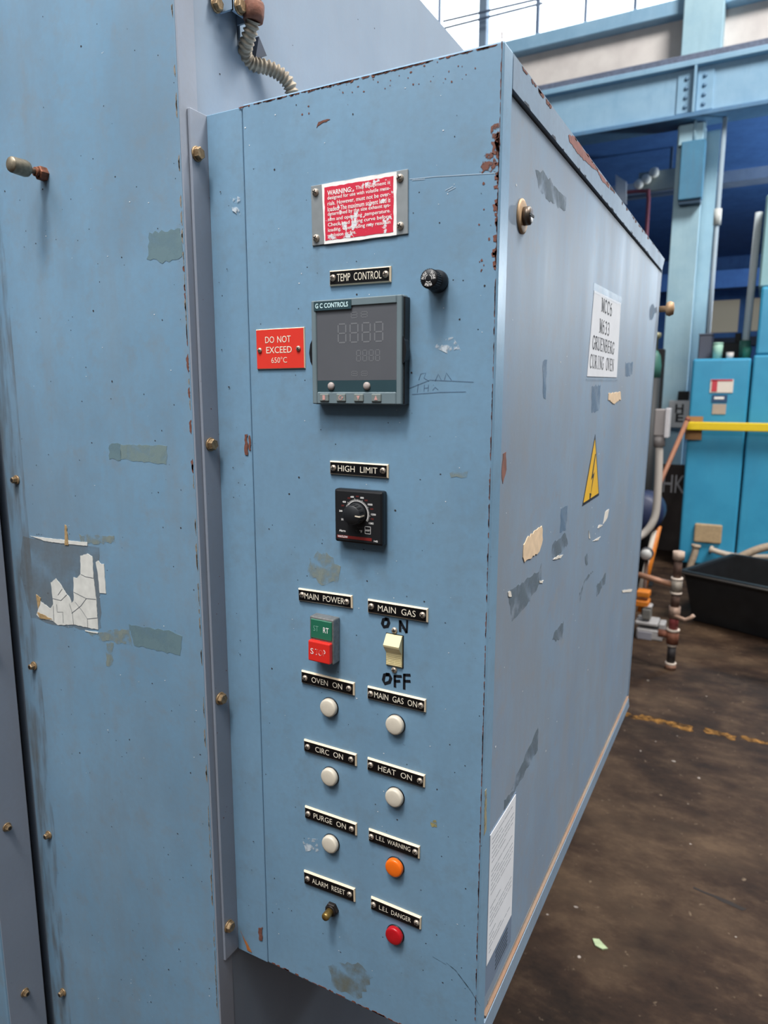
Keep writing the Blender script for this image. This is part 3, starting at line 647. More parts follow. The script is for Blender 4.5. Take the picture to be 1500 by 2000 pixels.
# indicator lamps and alarm reset button
def lamp(px, mm, lab):
    c = atY(px[0], px[1], .5645); T = frame((c.x, PF, c.z), '-y'); r = .0096
    o = part('indicator_lamp', MB().lathe([(r*.96, 0), (r, .0010), (r, .0044), (r*.95, .0056), (r*.8, .0061), (r*.4, .0064), (0, .0065)], T, 32), mm, cab, lab)
    part('lamp_collar', MB().lathe([(r*1.06, 0), (r*1.06, .0012), (r*.9, .0013)], T, 28), BLK, o)
lamp((639.5, 1384), LENSW, 'white round lamp below the OVEN ON plate'); lamp((769, 1418), LENSW, 'white round lamp below the MAIN GAS ON plate'); lamp((641, 1519.5), LENSW, 'white round lamp below the CIRC ON plate')
lamp((768, 1560), LENSW, 'white round lamp below the HEAT ON plate'); lamp((642.5, 1651), LENSW, 'white round lamp below the PURGE ON plate'); lamp((768, 1697), LENSO, 'orange round lamp'); lamp((768, 1830), LENSR, 'dark red round lamp')
c = atY(648, 1776, PF-.002); T = frame((c.x, PF, c.z), '-y')
ar = part('reset_button', MB().lathe([(.0080, 0), (.0080, .0030), (.0070, .0040)], T, 6, smooth=False).lathe([(.0062, .004), (.0062, .0058), (.0050, .0060)], T, 20), mat('dark_nut', '#2a2421', .5, metal=.4, var=.3, vscale=250), cab, 'small brass push button in a dark nut')
part('plunger', MB().lathe([(.0044, .004), (.0044, .0150), (.0036, .0164), (0, .0166)], T, 20), mat('old_brass', '#8e7440', .4, metal=.7, var=.3, vscale=220), ar)

# ---------------- things on the cabinet door
def sheet(name, px, mm, lab, cat, thick=.0006, plane=DX):
    q = [atX(x, y, plane) for x, y in px]; c = sum(q, V(0, 0, 0))/len(q)
    mb = MB().prism([(v.y, v.z) for v in q], thick, frame((plane, 0, 0), '+x'), base=.0001)
    return mb, q
mb, q = sheet('n', [(1160, 567), (1212, 592), (1204, 737), (1146, 735)], PAPER, '', '')
note = thing('paper_notice', 'white printed notice reading MCC6 M633 taped to the cabinet door', 'notice', V(DX, (q[0].y+q[1].y)/2, q[3].z))
part('sheet', mb, PAPER, note)
# thin condensed roman lettering drawn with thick and thin strokes
def serif(mb, ch, x, y, w, h, M, z):
    tk, tn = w*.15, w*.07; S = lambda pts, wd: stroke(mb, [(x+w*a, y+h*b) for a, b in pts], wd, M, z)
    def sf(a, b, l=.32): S([(a-l/2, b), (a+l/2, b)], h*.05)
    if ch == 'M': S([(.12, 0), (.12, 1)], tn); S([(.15, 1), (.5, .05)], tk); S([(.5, .05), (.85, 1)], tn); S([(.86, 0), (.86, 1)], tk); [sf(a, b) for a, b in ((.12, .02), (.86, .02), (.1, .98), (.9, .98))]
    elif ch == 'C': S(arc(.55, .5, .42, .48, 50, 310, 14), tk*.8); S([(.86, .95), (.86, .68)], tn)
    elif ch == 'G': S(arc(.52, .5, .42, .48, 50, 310, 14), tk*.8); S([(.84, .1), (.84, .45)], tk); sf(.84, .46, .4); S([(.84, .95), (.84, .7)], tn)
    elif ch == '6': S(arc(.5, .32, .34, .30, 0, 360, 14), tk*.7); S([(.18, .35), (.25, .7), (.5, .92), (.75, .98)], tk*.7)
    elif ch == '3': S(arc(.45, .74, .32, .23, 150, -90, 10), tk*.7); S(arc(.45, .27, .36, .25, 90, -150, 10), tk*.7)
    elif ch == 'R': S([(.2, 0), (.2, 1)], tk); S([(.2, .97), (.5, .97)] + arc(.5, .74, .28, .23, 90, -90, 8) + [(.2, .51)], tk*.6); S([(.45, .5), (.9, .02)], tk); sf(.2, .02); sf(.92, .02, .2)
    elif ch == 'B': S([(.2, 0), (.2, 1)], tk); S([(.2, .97), (.5, .97)] + arc(.5, .75, .25, .22, 90, -90, 8) + [(.2, .52)], tk*.6); S(arc(.52, .27, .30, .25, 90, -90, 8) + [(.2, .02)], tk*.6)
    elif ch == 'U': S([(.18, 1), (.18, .3)] + arc(.5, .3, .32, .27, 180, 360, 10), tk*.8); S([(.82, .3), (.82, 1)], tn); sf(.18, .98); sf(.82, .98)
    elif ch == 'E': S([(.2, 0), (.2, 1)], tk); [S([(.2, b), (.82, b)], h*.06) for b in (.03, .52, .97)]; S([(.82, .97), (.82, .76)], tn); S([(.84, .03), (.84, .26)], tn)
    elif ch == 'N': S([(.15, 0), (.15, 1)], tn); S([(.15, 1), (.85, .02)], tk); S([(.85, 0), (.85, 1)], tn); sf(.15, .02); sf(.85, .98); sf(.1, .98, .2)
    elif ch == 'I': S([(.5, 0), (.5, 1)], tk*1.3); sf(.5, .02, .6); sf(.5, .98, .6)
    elif ch == 'O': S(arc(.5, .5, .40, .48, 0, 360, 20), tk*.8)
    elif ch == 'V': S([(.1, 1), (.5, .02)], tk); S([(.5, .02), (.88, 1)], tn); sf(.1, .98); sf(.88, .98)
t = MB()
def serif_line(txt, cpx, wpx0, wpx1, hh):
    a = atX(*wpx0, DX); b = atX(*wpx1, DX); n = len(txt); adv = (b.y-a.y)/n; cz = atX(*cpx, DX).z
    for i, ch in enumerate(txt):
        if ch != ' ': serif(t, ch, a.y+i*adv+(.18*adv if ch == 'I' else 0), cz-hh/2, adv*.92*(.6 if ch == 'I' else 1), hh, FR_D, .0009)
serif_line('MCC6', (1186, 601), (1174, 595), (1195, 606), .0175); serif_line('M633', (1181, 640), (1170, 637), (1190, 645), .0180)
serif_line('GRUENBERG', (1177, 674), (1156, 670), (1199, 680), .0175); serif_line('CURING OVEN', (1174, 709), (1151, 706), (1198, 714), .0175)
part('lettering', t, PRINT, note)
TAPEC = mat('clear_tape', '#93a7b8', .3)
for s_ in (0, 1):
    a, b = (q[0], q[1]) if s_ == 0 else (q[3], q[2]); dz_ = .009 if s_ == 0 else -.005
    part('tape_strip', MB().prism([(a.y-.004, a.z-.003), (b.y+.004, b.z-.003), (b.y+.004, b.z+dz_), (a.y-.004, a.z+dz_)], .0009, FR_D, base=.0001), patchy('clear_tape_film', '#9db2c2', .2, .7, 30, .25, rough=.4), note)
# high voltage triangle
tri = [atX(x, y, DX) for x, y in ((1163, 850), (1169, 970), (1137, 992))]; cy_ = (tri[1].y+tri[2].y)/2
tb = [(cy_-.0555, 1.5-.1505), (cy_+.0555, 1.5-.1495), (cy_+.005, 1.5-.0565)]
hv = thing('hazard_sticker', 'yellow triangle sticker with black lightning bolt on the door', 'sticker', V(DX, cy_, 1.35))
part('black_border', MB().prism(tb, .0004, FR_D, base=.0001), mat('sticker_black', '#191c22', .5), hv)
g = Vector((sum(p[0] for p in tb)/3, sum(p[1] for p in tb)/3)); ti = [tuple(g+(Vector(p)-g)*.88) for p in tb]
part('yellow_field', MB().prism(ti, .0006, FR_D, base=.0004), YELLOW, hv)
gx, gz = g.x, g.y
t = MB(); t.prism([(gx+.008, gz+.034), (gx-.010, gz-.001), (gx+.001, gz+.002), (gx-.010, gz-.026), (gx+.010, gz+.008), (gx-.001, gz+.005), (gx+.013, gz+.034)], .0008, FR_D, base=.0006); t.prism([(gx-.0150, gz-.0190), (gx-.0135, gz-.0320), (gx-.0030, gz-.0215)], .0008, FR_D, base=.0006)
part('lightning_bolt', t, mat('sticker_black', '#191c22', .5), hv)
# wiring sheet in a clear sleeve near the bottom of the door
q = [atX(x, y, DX) for x, y in ((963, 1645), (1010, 1547), (1003, 1780), (952, 1918))]; y0, y1 = .602, .684; z1, z0 = 1.5-.434, 1.5-.583
doc = thing('document_sheet', 'white sheet of fine print in a clear sleeve low on the door', 'document', V(DX, .64, z0))
part('sleeve', MB().box(DX+.0001, DX+.0004, y0-.003, y1+.002, z0-.036, z1+.002), mat('sleeve_bluegrey', '#7488a0', .25), doc)
part('sheet', MB().box(DX+.0004, DX+.0009, y0, y1, z0, z1), PAPER, doc)
t = MB()
for k in range(26):
    z = z1-.008-k*.0052
    if k in (6, 13, 14, 20): continue
    x = y0+.006
    while x < y1-.008:
        l = random.uniform(.006, .02); l = min(l, y1-.006-x); stroke(t, [(x, z), (x+l, z)], .0009, FR_D, .0011); x += l+.002
        if random.random() < .12: break
part('fine_print', t, mat('print_grey', '#7b8088', .8), doc)
t = MB()
for k in range(5): stroke(t, [(y0+.03, z0-.008-k*.005), (y0+.070, z0-.008-k*.005)], .0022, FR_D, .0006)
part('sleeve_print', t, mat('dark_sleeve_print', '#3c4550', .7), doc)

# ================================================================== wear, residues and paint chips
def marks(name, polys, mm, fr, plane, normal, amp, step, parent, z=.0003, base=.00005, lab=None, st_=False):
    for pp in polys:
        t = MB(); t.prism(ragged(poly_on(pp, plane, normal), amp, step), z, fr, base=base); o = part(name, t, mm, parent, lab)
    return o
OFA = (FR_O, OF, '-y'); PFA = (FR_P, PF, '-y'); DFA = (FR_D, DX, '+x')
marks('tape_residue', [[(292, 455), (353, 446), (356, 503), (318, 512), (288, 506)]], TAPE2, *OFA, .0015, .004, fsheet)
marks('tape_residue', [[(236, 868), (327, 871), (325, 906), (236, 897)]], TAPE, *OFA, .001, .004, fsheet)
marks('tape_residue', [[(213, 868), (235, 867), (236, 898), (214, 897)]], TAPE2, *OFA, .0015, .004, fsheet)
marks('tape_residue', [[(252, 1220), (330, 1232), (357, 1243), (352, 1280), (262, 1260)]], TAPE2, *OFA, .001, .004, fsheet)
marks('tape_residue', [[(172, 1236), (252, 1228), (258, 1260), (190, 1248)], [(155, 1045), (224, 1046), (226, 1060), (160, 1062)], [(208, 1256), (222, 1256), (220, 1300), (207, 1300)]], SMEAR, *OFA, .0015, .004, fsheet)
L9 = lambda pts: [(px*.3, 850+py*.3) for px, py in pts]
paper = L9([(240, 1035), (270, 1085), (330, 1128), (348, 1100), (345, 1050), (333, 960), (365, 932), (400, 975), (432, 1030), (452, 1050), (468, 1092), (482, 1075), (480, 925), (500, 930), (527, 905), (525, 785), (570, 772), (604, 790), (612, 930), (628, 1060), (642, 1264), (600, 1258), (480, 1232), (380, 1236), (345, 1208), (262, 1190), (240, 1168), (252, 1130)])
marks('paper_remnant', [paper], OLDW, *OFA, .0004, .003, fsheet, z=.0006, lab='torn white paper remnant with cracks')
marks('paper_remnant', [L9([(625, 825), (642, 815), (658, 838), (678, 838), (692, 1030), (650, 1026), (640, 900)]), L9([(200, 656), (330, 672), (450, 685), (572, 697), (570, 720), (440, 708), (300, 690)]), L9([(555, 1270), (640, 1282), (638, 1290), (560, 1276)])], OLDW, *OFA, .0003, .003, fsheet, z=.0006)
t = MB()
for ln in ([(345, 1062), (400, 1075), (440, 1035)], [(380, 1040), (408, 1000)], [(530, 905), (560, 920), (612, 930)], [(482, 1020), (565, 1062), (628, 1068)], [(565, 1062), (530, 1110), (470, 1158)], [(492, 1085), (540, 1145), (572, 1195), (640, 1188)], [(572, 1195), (574, 1250)], [(455, 1095), (475, 1160), (482, 1232)], [(350, 1110), (354, 1210)], [(372, 1100), (375, 1150), (412, 1150), (415, 1220)]):
    stroke(t, poly_on(L9(ln), OF), .0006, FR_O, .0008)
stuff(part('paper_cracks', t, mat('crack_dark', '#4c5560', .9), fsheet))
marks('brown_glue', [L9([(424, 585), (435, 588), (448, 715), (426, 715)]), L9([(238, 1036), (268, 1060), (262, 1100), (250, 1130)]), L9([(245, 1150), (300, 1175), (345, 1200), (262, 1190)])], mat('old_glue_brown', '#a88c62', .8, var=.3, vscale=200), *OFA, .0006, .003, fsheet, z=.0009)
marks('grime_patch', [L9([(150, 660), (480, 710), (640, 730), (660, 1260), (520, 1265), (200, 1190), (130, 900)])], patchy('label_ghost_grime', '#7b858c', .3, .65, 22, .5), *OFA, .002, .01, fsheet, z=.0002)
def edge_chips(a, b, n, wd, fr, mm, parent, name='edge_rust', smin=.002, smax=.009, z=.0003):
    """irregular chips of bare rusty metal strung along an edge (local XY of fr), growing inward"""
    t = MB(); a, b = Vector(a), Vector(b); d = b-a; L_ = d.length; u = d/L_; nrm = Vector((-u.y, u.x))
    for _ in range(n):
        s = random.random()*L_; l = random.uniform(smin, smax); w_ = wd*random.uniform(.2, 1)
        p = a+u*s; t.prism(ragged([tuple(p), tuple(p+u*l), tuple(p+u*l*.8+nrm*w_), tuple(p+u*l*.2+nrm*w_*.8)], w_*.15, .0015), z, fr, base=.00005)
    return stuff(part(name, t, mm, parent))
z0 = 1.5
edge_chips((-.204, CT-.0022), (-.46, CT-.0022), 110, .0014, FR_P, RUST, panel)
edge_chips((-.300, CT-.0022), (-.43, CT-.0022), 10, .003, FR_P, CHIPR, panel)
edge_chips((SX-.0016, CB), (SX-.0016, CT), 330, .0010, FR_P, CHIPR, panel, smin=.002, smax=.010)
edge_chips((SX-.0018, 1.60), (SX-.0018, 1.70), 26, .0045, FR_P, CHIPR, panel)
edge_chips((-.459, CB+.0020), (-.205, CB+.0020), 60, .002, FR_P, RUST, panel)
edge_chips((-.5135-.0018, OB), (-.5135-.0018, OT), 160, .0022, FR_O, patchy('edge_wear_grey', '#8d8478', .3, .5, 150, .9), fsheet, smin=.004, smax=.02)
edge_chips((-.5135-.0018, 1.40), (-.5135-.0018, 1.62), 10, .0035, FR_O, CHIPR, fsheet, smin=.006, smax=.02)
edge_chips((.5955, CT-.027), (1.45, CT-.027), 30, .003, frame((SX, 0, 0), '+x'), patchy('rail_grime', '#4a4d55', .3, .6, 90, .8), cab, smin=.004, smax=.02)
edge_chips((1.5, CT-.002), (.62, CT-.002), 40, .004, frame((SX, 0, 0), '+x'), CHIPR, cab, smin=.004, smax=.02)
marks('rail_rust', [[(1110, 262), (1122, 268), (1150, 305), (1168, 335), (1150, 322), (1128, 300), (1112, 275)], [(1165, 330), (1180, 348), (1190, 368), (1175, 352)]], mat('oxide_red', '#8a5a52', .8, var=.25, vscale=120), FR_S, SX, '+x', .001, .004, cab, lab='reddish rust patch on the top rail')
# rusty ledge under the door
mb = MB(); mb.box(DX-.012, SX-.0008, .60, YB-.01, CB+.024, CB+.0268); part('door_ledge', mb, paint('ledge_rust_and_dust', '#935c30', '#8c8174', dirt='#66605b', dirt_amt=.5, rough=.8, streak=(9, 9, 9), seed=15), cab, 'rust-orange ledge below the door')
mb = MB(); mb.box(DX-.0185, DX+.0002, .612, YB-.022, CB+.0290, CB+.0335); part('door_lip', mb, patchy('lip_dust', '#a39a90', .3, .6, 12, .8), cab)
# panel scuffs, chips, scratches
t = MB(); flakes(t, 130, (-.505, -.210), (CB+.01, CT-.01), FR_P, .0004, .0014); stuff(part('paint_chips', t, CHIP, panel))
t = MB(); flakes(t, 80, (-.46, -.210), (CB+.01, CT-.01), FR_P, .0003, .0011); stuff(part('paint_chips', t, CHIPW, panel))
t = MB(); flakes(t, 34, (-.40, -.22), (1.75, 1.771), FR_P, .0005, .0014); flakes(t, 16, (-.220, -.205), (1.60, 1.70), FR_P, .0006, .0016, aspect=1.5); stuff(part('paint_chips', t, CHIPR, panel))
t = MB(); flakes(t, 90, (-.82, -.52), (.65, 1.86), FR_O, .0004, .0016); stuff(part('paint_chips', t, CHIP, fsheet))
t = MB(); flakes(t, 60, (-.80, -.52), (.65, 1.86), FR_O, .0004, .0013); stuff(part('paint_chips', t, CHIPW, fsheet))
marks('rust_mark', [[(478, 848), (483, 848), (484, 890), (478, 888)], [(486, 850), (489, 850), (490, 880), (486, 878)], [(505, 1812), (513, 1810), (512, 1838), (506, 1836)]], CHIPR, *PFA, .0008, .003, panel)
marks('rust_mark', [[(470, 1818), (474, 1826), (492, 1860), (484, 1856)]], RUSTO, *PFA, .0006, .003, panel)
marks('rust_mark', [[(618, 250), (622, 238), (640, 232), (645, 234), (625, 243)]], CHIPR, *PFA, .0005, .002, panel)
marks('rust_mark', [[(945, 308), (958, 290), (968, 312), (972, 335), (936, 336), (940, 318)], [(960, 250), (975, 240), (975, 310), (964, 300)]], patchy('corner_rust', '#6e4438', .46, .54, 190, 1.0), *PFA, .0014, .0025, panel)
marks('glue_smear', [[(610, 1085), (640, 1075), (662, 1105), (660, 1140), (630, 1140), (602, 1120)]], SMEAR, *PFA, .003, .004, panel)
marks('glue_smear', [[(878, 922), (912, 920), (912, 932), (882, 932)]], SMEAR, *PFA, .001, .004, panel)
marks('pale_scuff', [[(860, 662), (890, 655), (900, 682), (865, 690), (850, 680)], [(450, 385), (470, 388), (468, 425), (452, 412)], [(590, 1640), (622, 1638), (622, 1660), (600, 1662)]], SCUFF, *PFA, .002, .004, panel)
marks('grime_patch', [[(640, 1885), (700, 1878), (730, 1910), (700, 1950), (650, 1925)]], patchy('bottom_grime', '#7d7c68', .4, .7, 50, .45), *PFA, .003, .005, panel)
t = MB(); zs = .0003
for ln in ([(800, 758), (840, 742), (925, 746)], [(805, 770), (860, 766), (910, 765)], [(818, 742), (822, 730), (832, 728), (828, 738), (838, 744)], [(850, 744), (856, 730), (862, 742)], [(868, 742), (872, 728), (882, 742)], [(815, 766), (817, 750)], [(828, 764), (829, 751)], [(836, 764), (837, 751)], [(829, 758), (837, 757)], [(845, 762), (850, 756), (856, 761)]): stroke(t, poly_on(ln, PF), .0004, FR_P, zs)
part('scratched_writing', t, mat('scratch_dark', '#4c6580', .7), panel)
t = MB()
for ln in ([(800, 350), (850, 345), (900, 342), (970, 338)], [(805, 352), (830, 350)], [(870, 372), (885, 364)], [(875, 374), (890, 366)]): stroke(t, poly_on(ln, PF), .0005, FR_P, zs)
part('pale_scratch', t, mat('scratch_pale', '#a9bccb', .7), panel)
t = MB()
for ln in ([(872, 1880), (890, 1895), (920, 1935), (938, 1965)], [(845, 1868), (872, 1884)]): stroke(t, poly_on(ln, PF), .0012, FR_P, zs, taper=True)
part('dark_scrape', t, patchy('scrape_dark', '#33454f', .3, .6, 150, .8), panel)
marks('yellow_fleck', [[(841, 1604), (852, 1602), (853, 1614), (843, 1615)]], patchy('fleck_ochre', '#a39a6a', .4, .6, 200, .9), *PFA, .001, .002, panel)
mb = MB(); mb.box(-.8325, -.795, OF-.0003, OF-.0001, OB, OT-.02); part('corner_grime_shade', mb, patchy('corner_grime_shade_brown', '#7a7975', .45, .8, 24, .4, stretch=(3, 1, .5)), fsheet)  # thin brownish strip: real grime plus corner shade put into the colour
# door residues
L7 = lambda pts: [(940+px*.375, 500+py*.375) for px, py in pts]
DCRE = mat('torn_label_cream', '#d9bf9f', .9, var=.1, vscale=90)
def Dq(pts): return L7(pts)
marks('torn_label', [Dq([(218, 1500), (236, 1470), (300, 1415), (314, 1402), (318, 1480), (300, 1540), (222, 1598), (214, 1570)])], DCRE, *DFA, .0015, .005, door, z=.0008, lab='torn cream label remnant')
marks('torn_label', [Dq([(662, 715), (722, 708), (726, 745), (690, 772), (660, 748)])], DCRE, *DFA, .0015, .005, door, z=.0008)
marks('torn_label', [Dq([(645, 1330), (664, 1318), (655, 1365), (634, 1395)]), Dq([(612, 1400), (632, 1402), (606, 1418)]), Dq([(558, 1430), (566, 1470), (560, 1470)]), Dq([(580, 1485), (620, 1462), (606, 1480)]), Dq([(372, 1580), (400, 1560), (424, 1556), (410, 1575)]), Dq([(300, 1690), (322, 1688), (316, 1705), (302, 1702)]), Dq([(138, 1750), (152, 1745), (156, 1775), (140, 1772)]), Dq([(732, 1742), (785, 1735), (780, 1750), (735, 1752)])], mat('label_scrap', '#d5cfc4', .9), *DFA, .0006, .004, door, z=.0006)
marks('label_residue', [Dq([(140, 1750), (300, 1640), (312, 1600), (312, 1690), (255, 1790), (160, 1900)]), Dq([(370, 1500), (440, 1440), (450, 1500), (400, 1560), (365, 1570)]), Dq([(600, 1720), (648, 1650), (645, 1700), (600, 1775)]), Dq([(510, 1760), (540, 1680), (582, 1640), (530, 1710), (515, 1800)]), Dq([(380, 1960), (430, 1900), (420, 2000), (370, 2000)]), Dq([(540, 1560), (552, 1545), (556, 1600), (545, 1615)]), [(1051, 1420), (1050, 1465), (1005, 1545), (998, 1540), (1035, 1455)], [(985, 1560), (1005, 1545), (985, 1590)], [(1046, 328), (1060, 336), (1105, 385), (1104, 412), (1070, 392), (1052, 365)]], GHOSTD, *DFA, .002, .006, door)  # dark glue marks left by removed labels
marks('label_ghost', [Dq([(320, 545), (340, 540), (335, 745), (322, 740)]), Dq([(415, 1320), (450, 1300), (440, 1430), (410, 1440)]), Dq([(575, 680), (620, 670), (615, 800), (572, 815)]), Dq([(750, 560), (790, 555), (785, 620), (748, 625)])], GHOST, *DFA, .002, .006, door)
marks('rust_scab', [Dq([(112, 1030), (128, 1020), (130, 1110), (112, 1185), (104, 1150)])], mat('scab_rust', '#7a5146', .8, var=.3), *DFA, .001, .004, door)
t = MB(); flakes(t, 70, (.61, 1.45), (CB+.05, CT-.05), FR_D, .0006, .0022); stuff(part('paint_chips', t, CHIPW, door))
marks('edge_tape', [[(947, 1545), (950, 1540), (950, 1620), (945, 1632)]], patchy('edge_tape_ochre', '#9b9478', .3, .5, 90, .9), FR_S, SX, '+x', .0006, .003, cab)
# oven side wall marks
t = MB(); flakes(t, 40, (.545, .61), (.86, 1.77), frame((-.5082, 0, 0), '+x'), .0004, .0014); stuff(part('paint_chips', t, CHIPR, flg))
t = MB(); flakes(t, 30, (.57, 1.3), (1.80, 2.08), frame((WX-.0005, 0, 0), '+x'), .0005, .002); stuff(part('paint_chips', t, CHIP, oven))

# ================================================================== bracket and flexible conduit above the cabinet
b0 = atX(409, 36, WX); 
br = thing('hat_bracket', 'bent steel bracket with two bolts above the cabinet', 'bracket', V(WX, .62, b0.z))
zb_, zt_ = 1.5+.376, 1.5+.49
ya, yb_, yc, yd = .5855, .600, .628, .648
t = MB(); h_ = .016
t.box(WX, WX+.0025, ya, yb_, zb_+.008, zt_, M=None); t.box(WX, WX+h_, yb_-.0005, yb_+.002, zb_, zt_); t.box(WX+h_-.0025, WX+h_, yb_, yc, zb_, zt_); t.box(WX, WX+h_, yc-.002, yc+.0005, zb_, zt_); t.box(WX, WX+.0025, yc, yd, zb_-.012, zt_)
part('bracket_body', t, P_RIM, br)
for x, y, X in ((421, 10, WX+.0025), (466, 14, WX+h_)): put_mesh('bolt', BOLT, br, frame(atX(x, y, X), '+x', .3))
t = MB(); t.prism([(.648, 1.5+.352), (.668, 1.5+.362), (.655, 1.5+.376)], .006, FR_W); part('shadow_triangle', t, mat('painted_shadow_dark', '#3a4150', .7), br)  # dark triangle standing in for the bracket's cast shadow
# conduit: coupling, corrugated hose
def hp(x, y, Y): return atY(x, y, Y)
path = [hp(497, -60, .625), hp(497, 0, .625), hp(494, 40, .625), hp(489, 62, .627), hp(482, 84, .630), hp(478, 103, .635), hp(484, 119, .643), hp(500, 127, .652), hp(520, 131, .662), hp(540, 140, .672), hp(555, 152, .680), hp(566, 168, .686), hp(571, 190, .690), hp(571, 215, .692)]
def smooth_path(p, k=14):
    out = []
    for i in range(len(p)-1):
        a, b, c, d = p[max(i-1, 0)], p[i], p[i+1], p[min(i+2, len(p)-1)]
        for j in range(k):
            u = j/k; out.append(.5*((2*b)+(c-a)*u+(2*a-5*b+4*c-d)*u*u+(3*b-a-3*c+d)*u**3))
    return out + [p[-1]]
con = thing('flexible_conduit', 'dusty corrugated metal conduit curving down behind the cabinet top', 'conduit', path[-1])
sp = smooth_path(path[2:], 16); acc = [0]
for a, b in zip(sp, sp[1:]): acc.append(acc[-1]+(b-a).length)
N_ = int(acc[-1]/.00062); pts = []; rads = []
for i in range(N_):
    s = acc[-1]*i/(N_-1); k = max(j for j in range(len(acc)) if acc[j] <= s+1e-9); k = min(k, len(sp)-2); u = (s-acc[k])/max(1e-9, acc[k+1]-acc[k])
    pts.append(sp[k]+(sp[k+1]-sp[k])*u); rads.append(.0068+.0011*math.cos(s/.0050*math.tau))
part('corrugated_hose', MB().tube(pts, 0, 14, rads=rads), HOSE, con)
part('coupling', MB().tube([hp(496, 6, .625), hp(496, 10, .625), hp(495, 30, .625), hp(494, 42, .625)], 0, 16, rads=[.0098, .0108, .0108, .0100]), mat('rusty_coupling', '#6f4738', .7, metal=.3, var=.35, vscale=150, bump=.4), con, 'rust-brown coupling')
part('upper_hose', MB().tube([hp(497, -90, .625), hp(497, 8, .625)], .0070, 14), HOSE, con)

# ================================================================== girder, column and things behind
GY = 7.25
gz = lambda x, y: atY(x, y, GY).z
gt, gm, gb = gz(1400, 103), gz(1400, 125), gz(1400, 216)
gir = thing('crane_girder', 'pale blue steel runway girder with dark rail below the concrete wall', 'girder', V(0, GY, gb))
part('web', MB().box(-9, 9, GY, GY+.03, gb, gm), P_GIRD, gir); part('top_flange', MB().box(-9, 9, GY-.07, GY+.22, gm, gm+.05, bev=.005), P_GIRD, gir)
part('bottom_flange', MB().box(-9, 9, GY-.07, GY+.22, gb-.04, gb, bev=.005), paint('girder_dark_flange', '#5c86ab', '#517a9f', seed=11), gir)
part('rail', MB().box(-9, 9, GY-.02, GY+.10, gm+.051, gt+.03, bev=.006), mat('rail_dark', '#5b6478', .6, var=.2), gir)
xs_ = atY(1357, 190, GY).x
for s_ in (-1, 1):
    pl_ = part('splice_plate', MB().box(xs_+(.015 if s_ > 0 else -.15), xs_+(.15 if s_ > 0 else -.015), GY-.014, GY, gb+.02, gm-.03, bev=.003), P_GIRD, gir)
    for c_ in (0,):
        for k in range(4):
            zz = gb+.07+k*(gm-gb-.15)/3
            part('rivet', MB().lathe([(.020, 0), (.016, .010), (0, .014)], frame((xs_+s_*(.075+.07*c_), GY-.014, zz), '-y'), 10), mat('rivet_blue', '#5d7f9b', .6), pl_)
part('web_stiffener', MB().box(xs_-.010, xs_+.010, GY-.07, GY, gb, gm), P_GIRD, gir)
CY = 7.35
cl = lambda x, y: atY(x, y, CY).x
xl_, xr_ = cl(1311, 450), cl(1364, 450); xr2 = cl(1388, 450)
colm = thing('steel_column', 'tall pale blue steel column behind the machine carrying the girder', 'column', V((xl_+xr2)/2, CY, 0))
cz1 = gb-.045
part('front_flange', MB().box(xl_, xr_, CY, CY+.02, .02, cz1, bev=.003), P_STEEL, colm); part('web', MB().box(xr_-.03, xr_-.01, CY+.02, CY+.26, .02, cz1), P_STEEL, colm)
part('back_flange', MB().box(xr_-.14, xr2, CY+.26, CY+.28, .02, cz1), P_STEEL, colm); part('base_plate', MB().box(xl_-.06, xr2+.02, CY-.06, CY+.34, 0, .02), P_STEEL, colm)
q0, q1 = atY(1328, 248, CY-.02), atY(1374, 276, CY-.02); part('cap_bracket', MB().box(q0.x, q1.x, CY-.06, CY, q1.z-.02, q0.z, bev=.006), P_STEEL, colm)
q0, q1 = atY(1331, 277, CY-.12), atY(1370, 386, CY-.12)
eb = thing('junction_box', 'teal-blue steel box mounted high on the column', 'junction box', V((q0.x+q1.x)/2, CY, q1.z))
part('box_body', MB().box(q0.x, q1.x, CY-.12, CY-.001, q1.z, q0.z, bev=.008), paint('box_teal', '#4a86a6', '#437c9c', seed=12), eb); part('box_base', MB().box(q0.x+.01, q1.x-.01, CY-.10, CY-.002, q1.z-.03, q1.z-.001), mat('box_base_dark', '#2f4a62', .6), eb)
part('feed_pipe', MB().tube([V((q0.x+q1.x)/2, CY-.06, q0.z), V((q0.x+q1.x)/2, CY-.06, gb-.04)], .014, 8), P_STEEL, eb)
# conduit pipe running down beside the column
pp = [atY(1398, 225, CY-.03), atY(1395, 300, CY-.03), atY(1388, 430, CY-.03), atY(1381, 560, CY-.03)]
cp = thing('conduit_pipe', 'thin grey conduit pipe running down beside the column', 'pipe', V(pp[-1].x, CY-.03, pp[-1].z)); part('pipe', MB().tube([V(xr2+.05, CY-.03, gb-.045), V(xr2+.05, CY-.03, .0)], .020, 8), mat('pipe_greyblue', '#8fa0ac', .5), cp)
v = atY(1392, 425, CY-.03); part('pipe_union', MB().tube([V(xr2+.05, CY-.03, v.z-.07), V(xr2+.05, CY-.03, v.z+.07)], .034, 10), mat('union_white', '#c9ccc8', .5), cp)
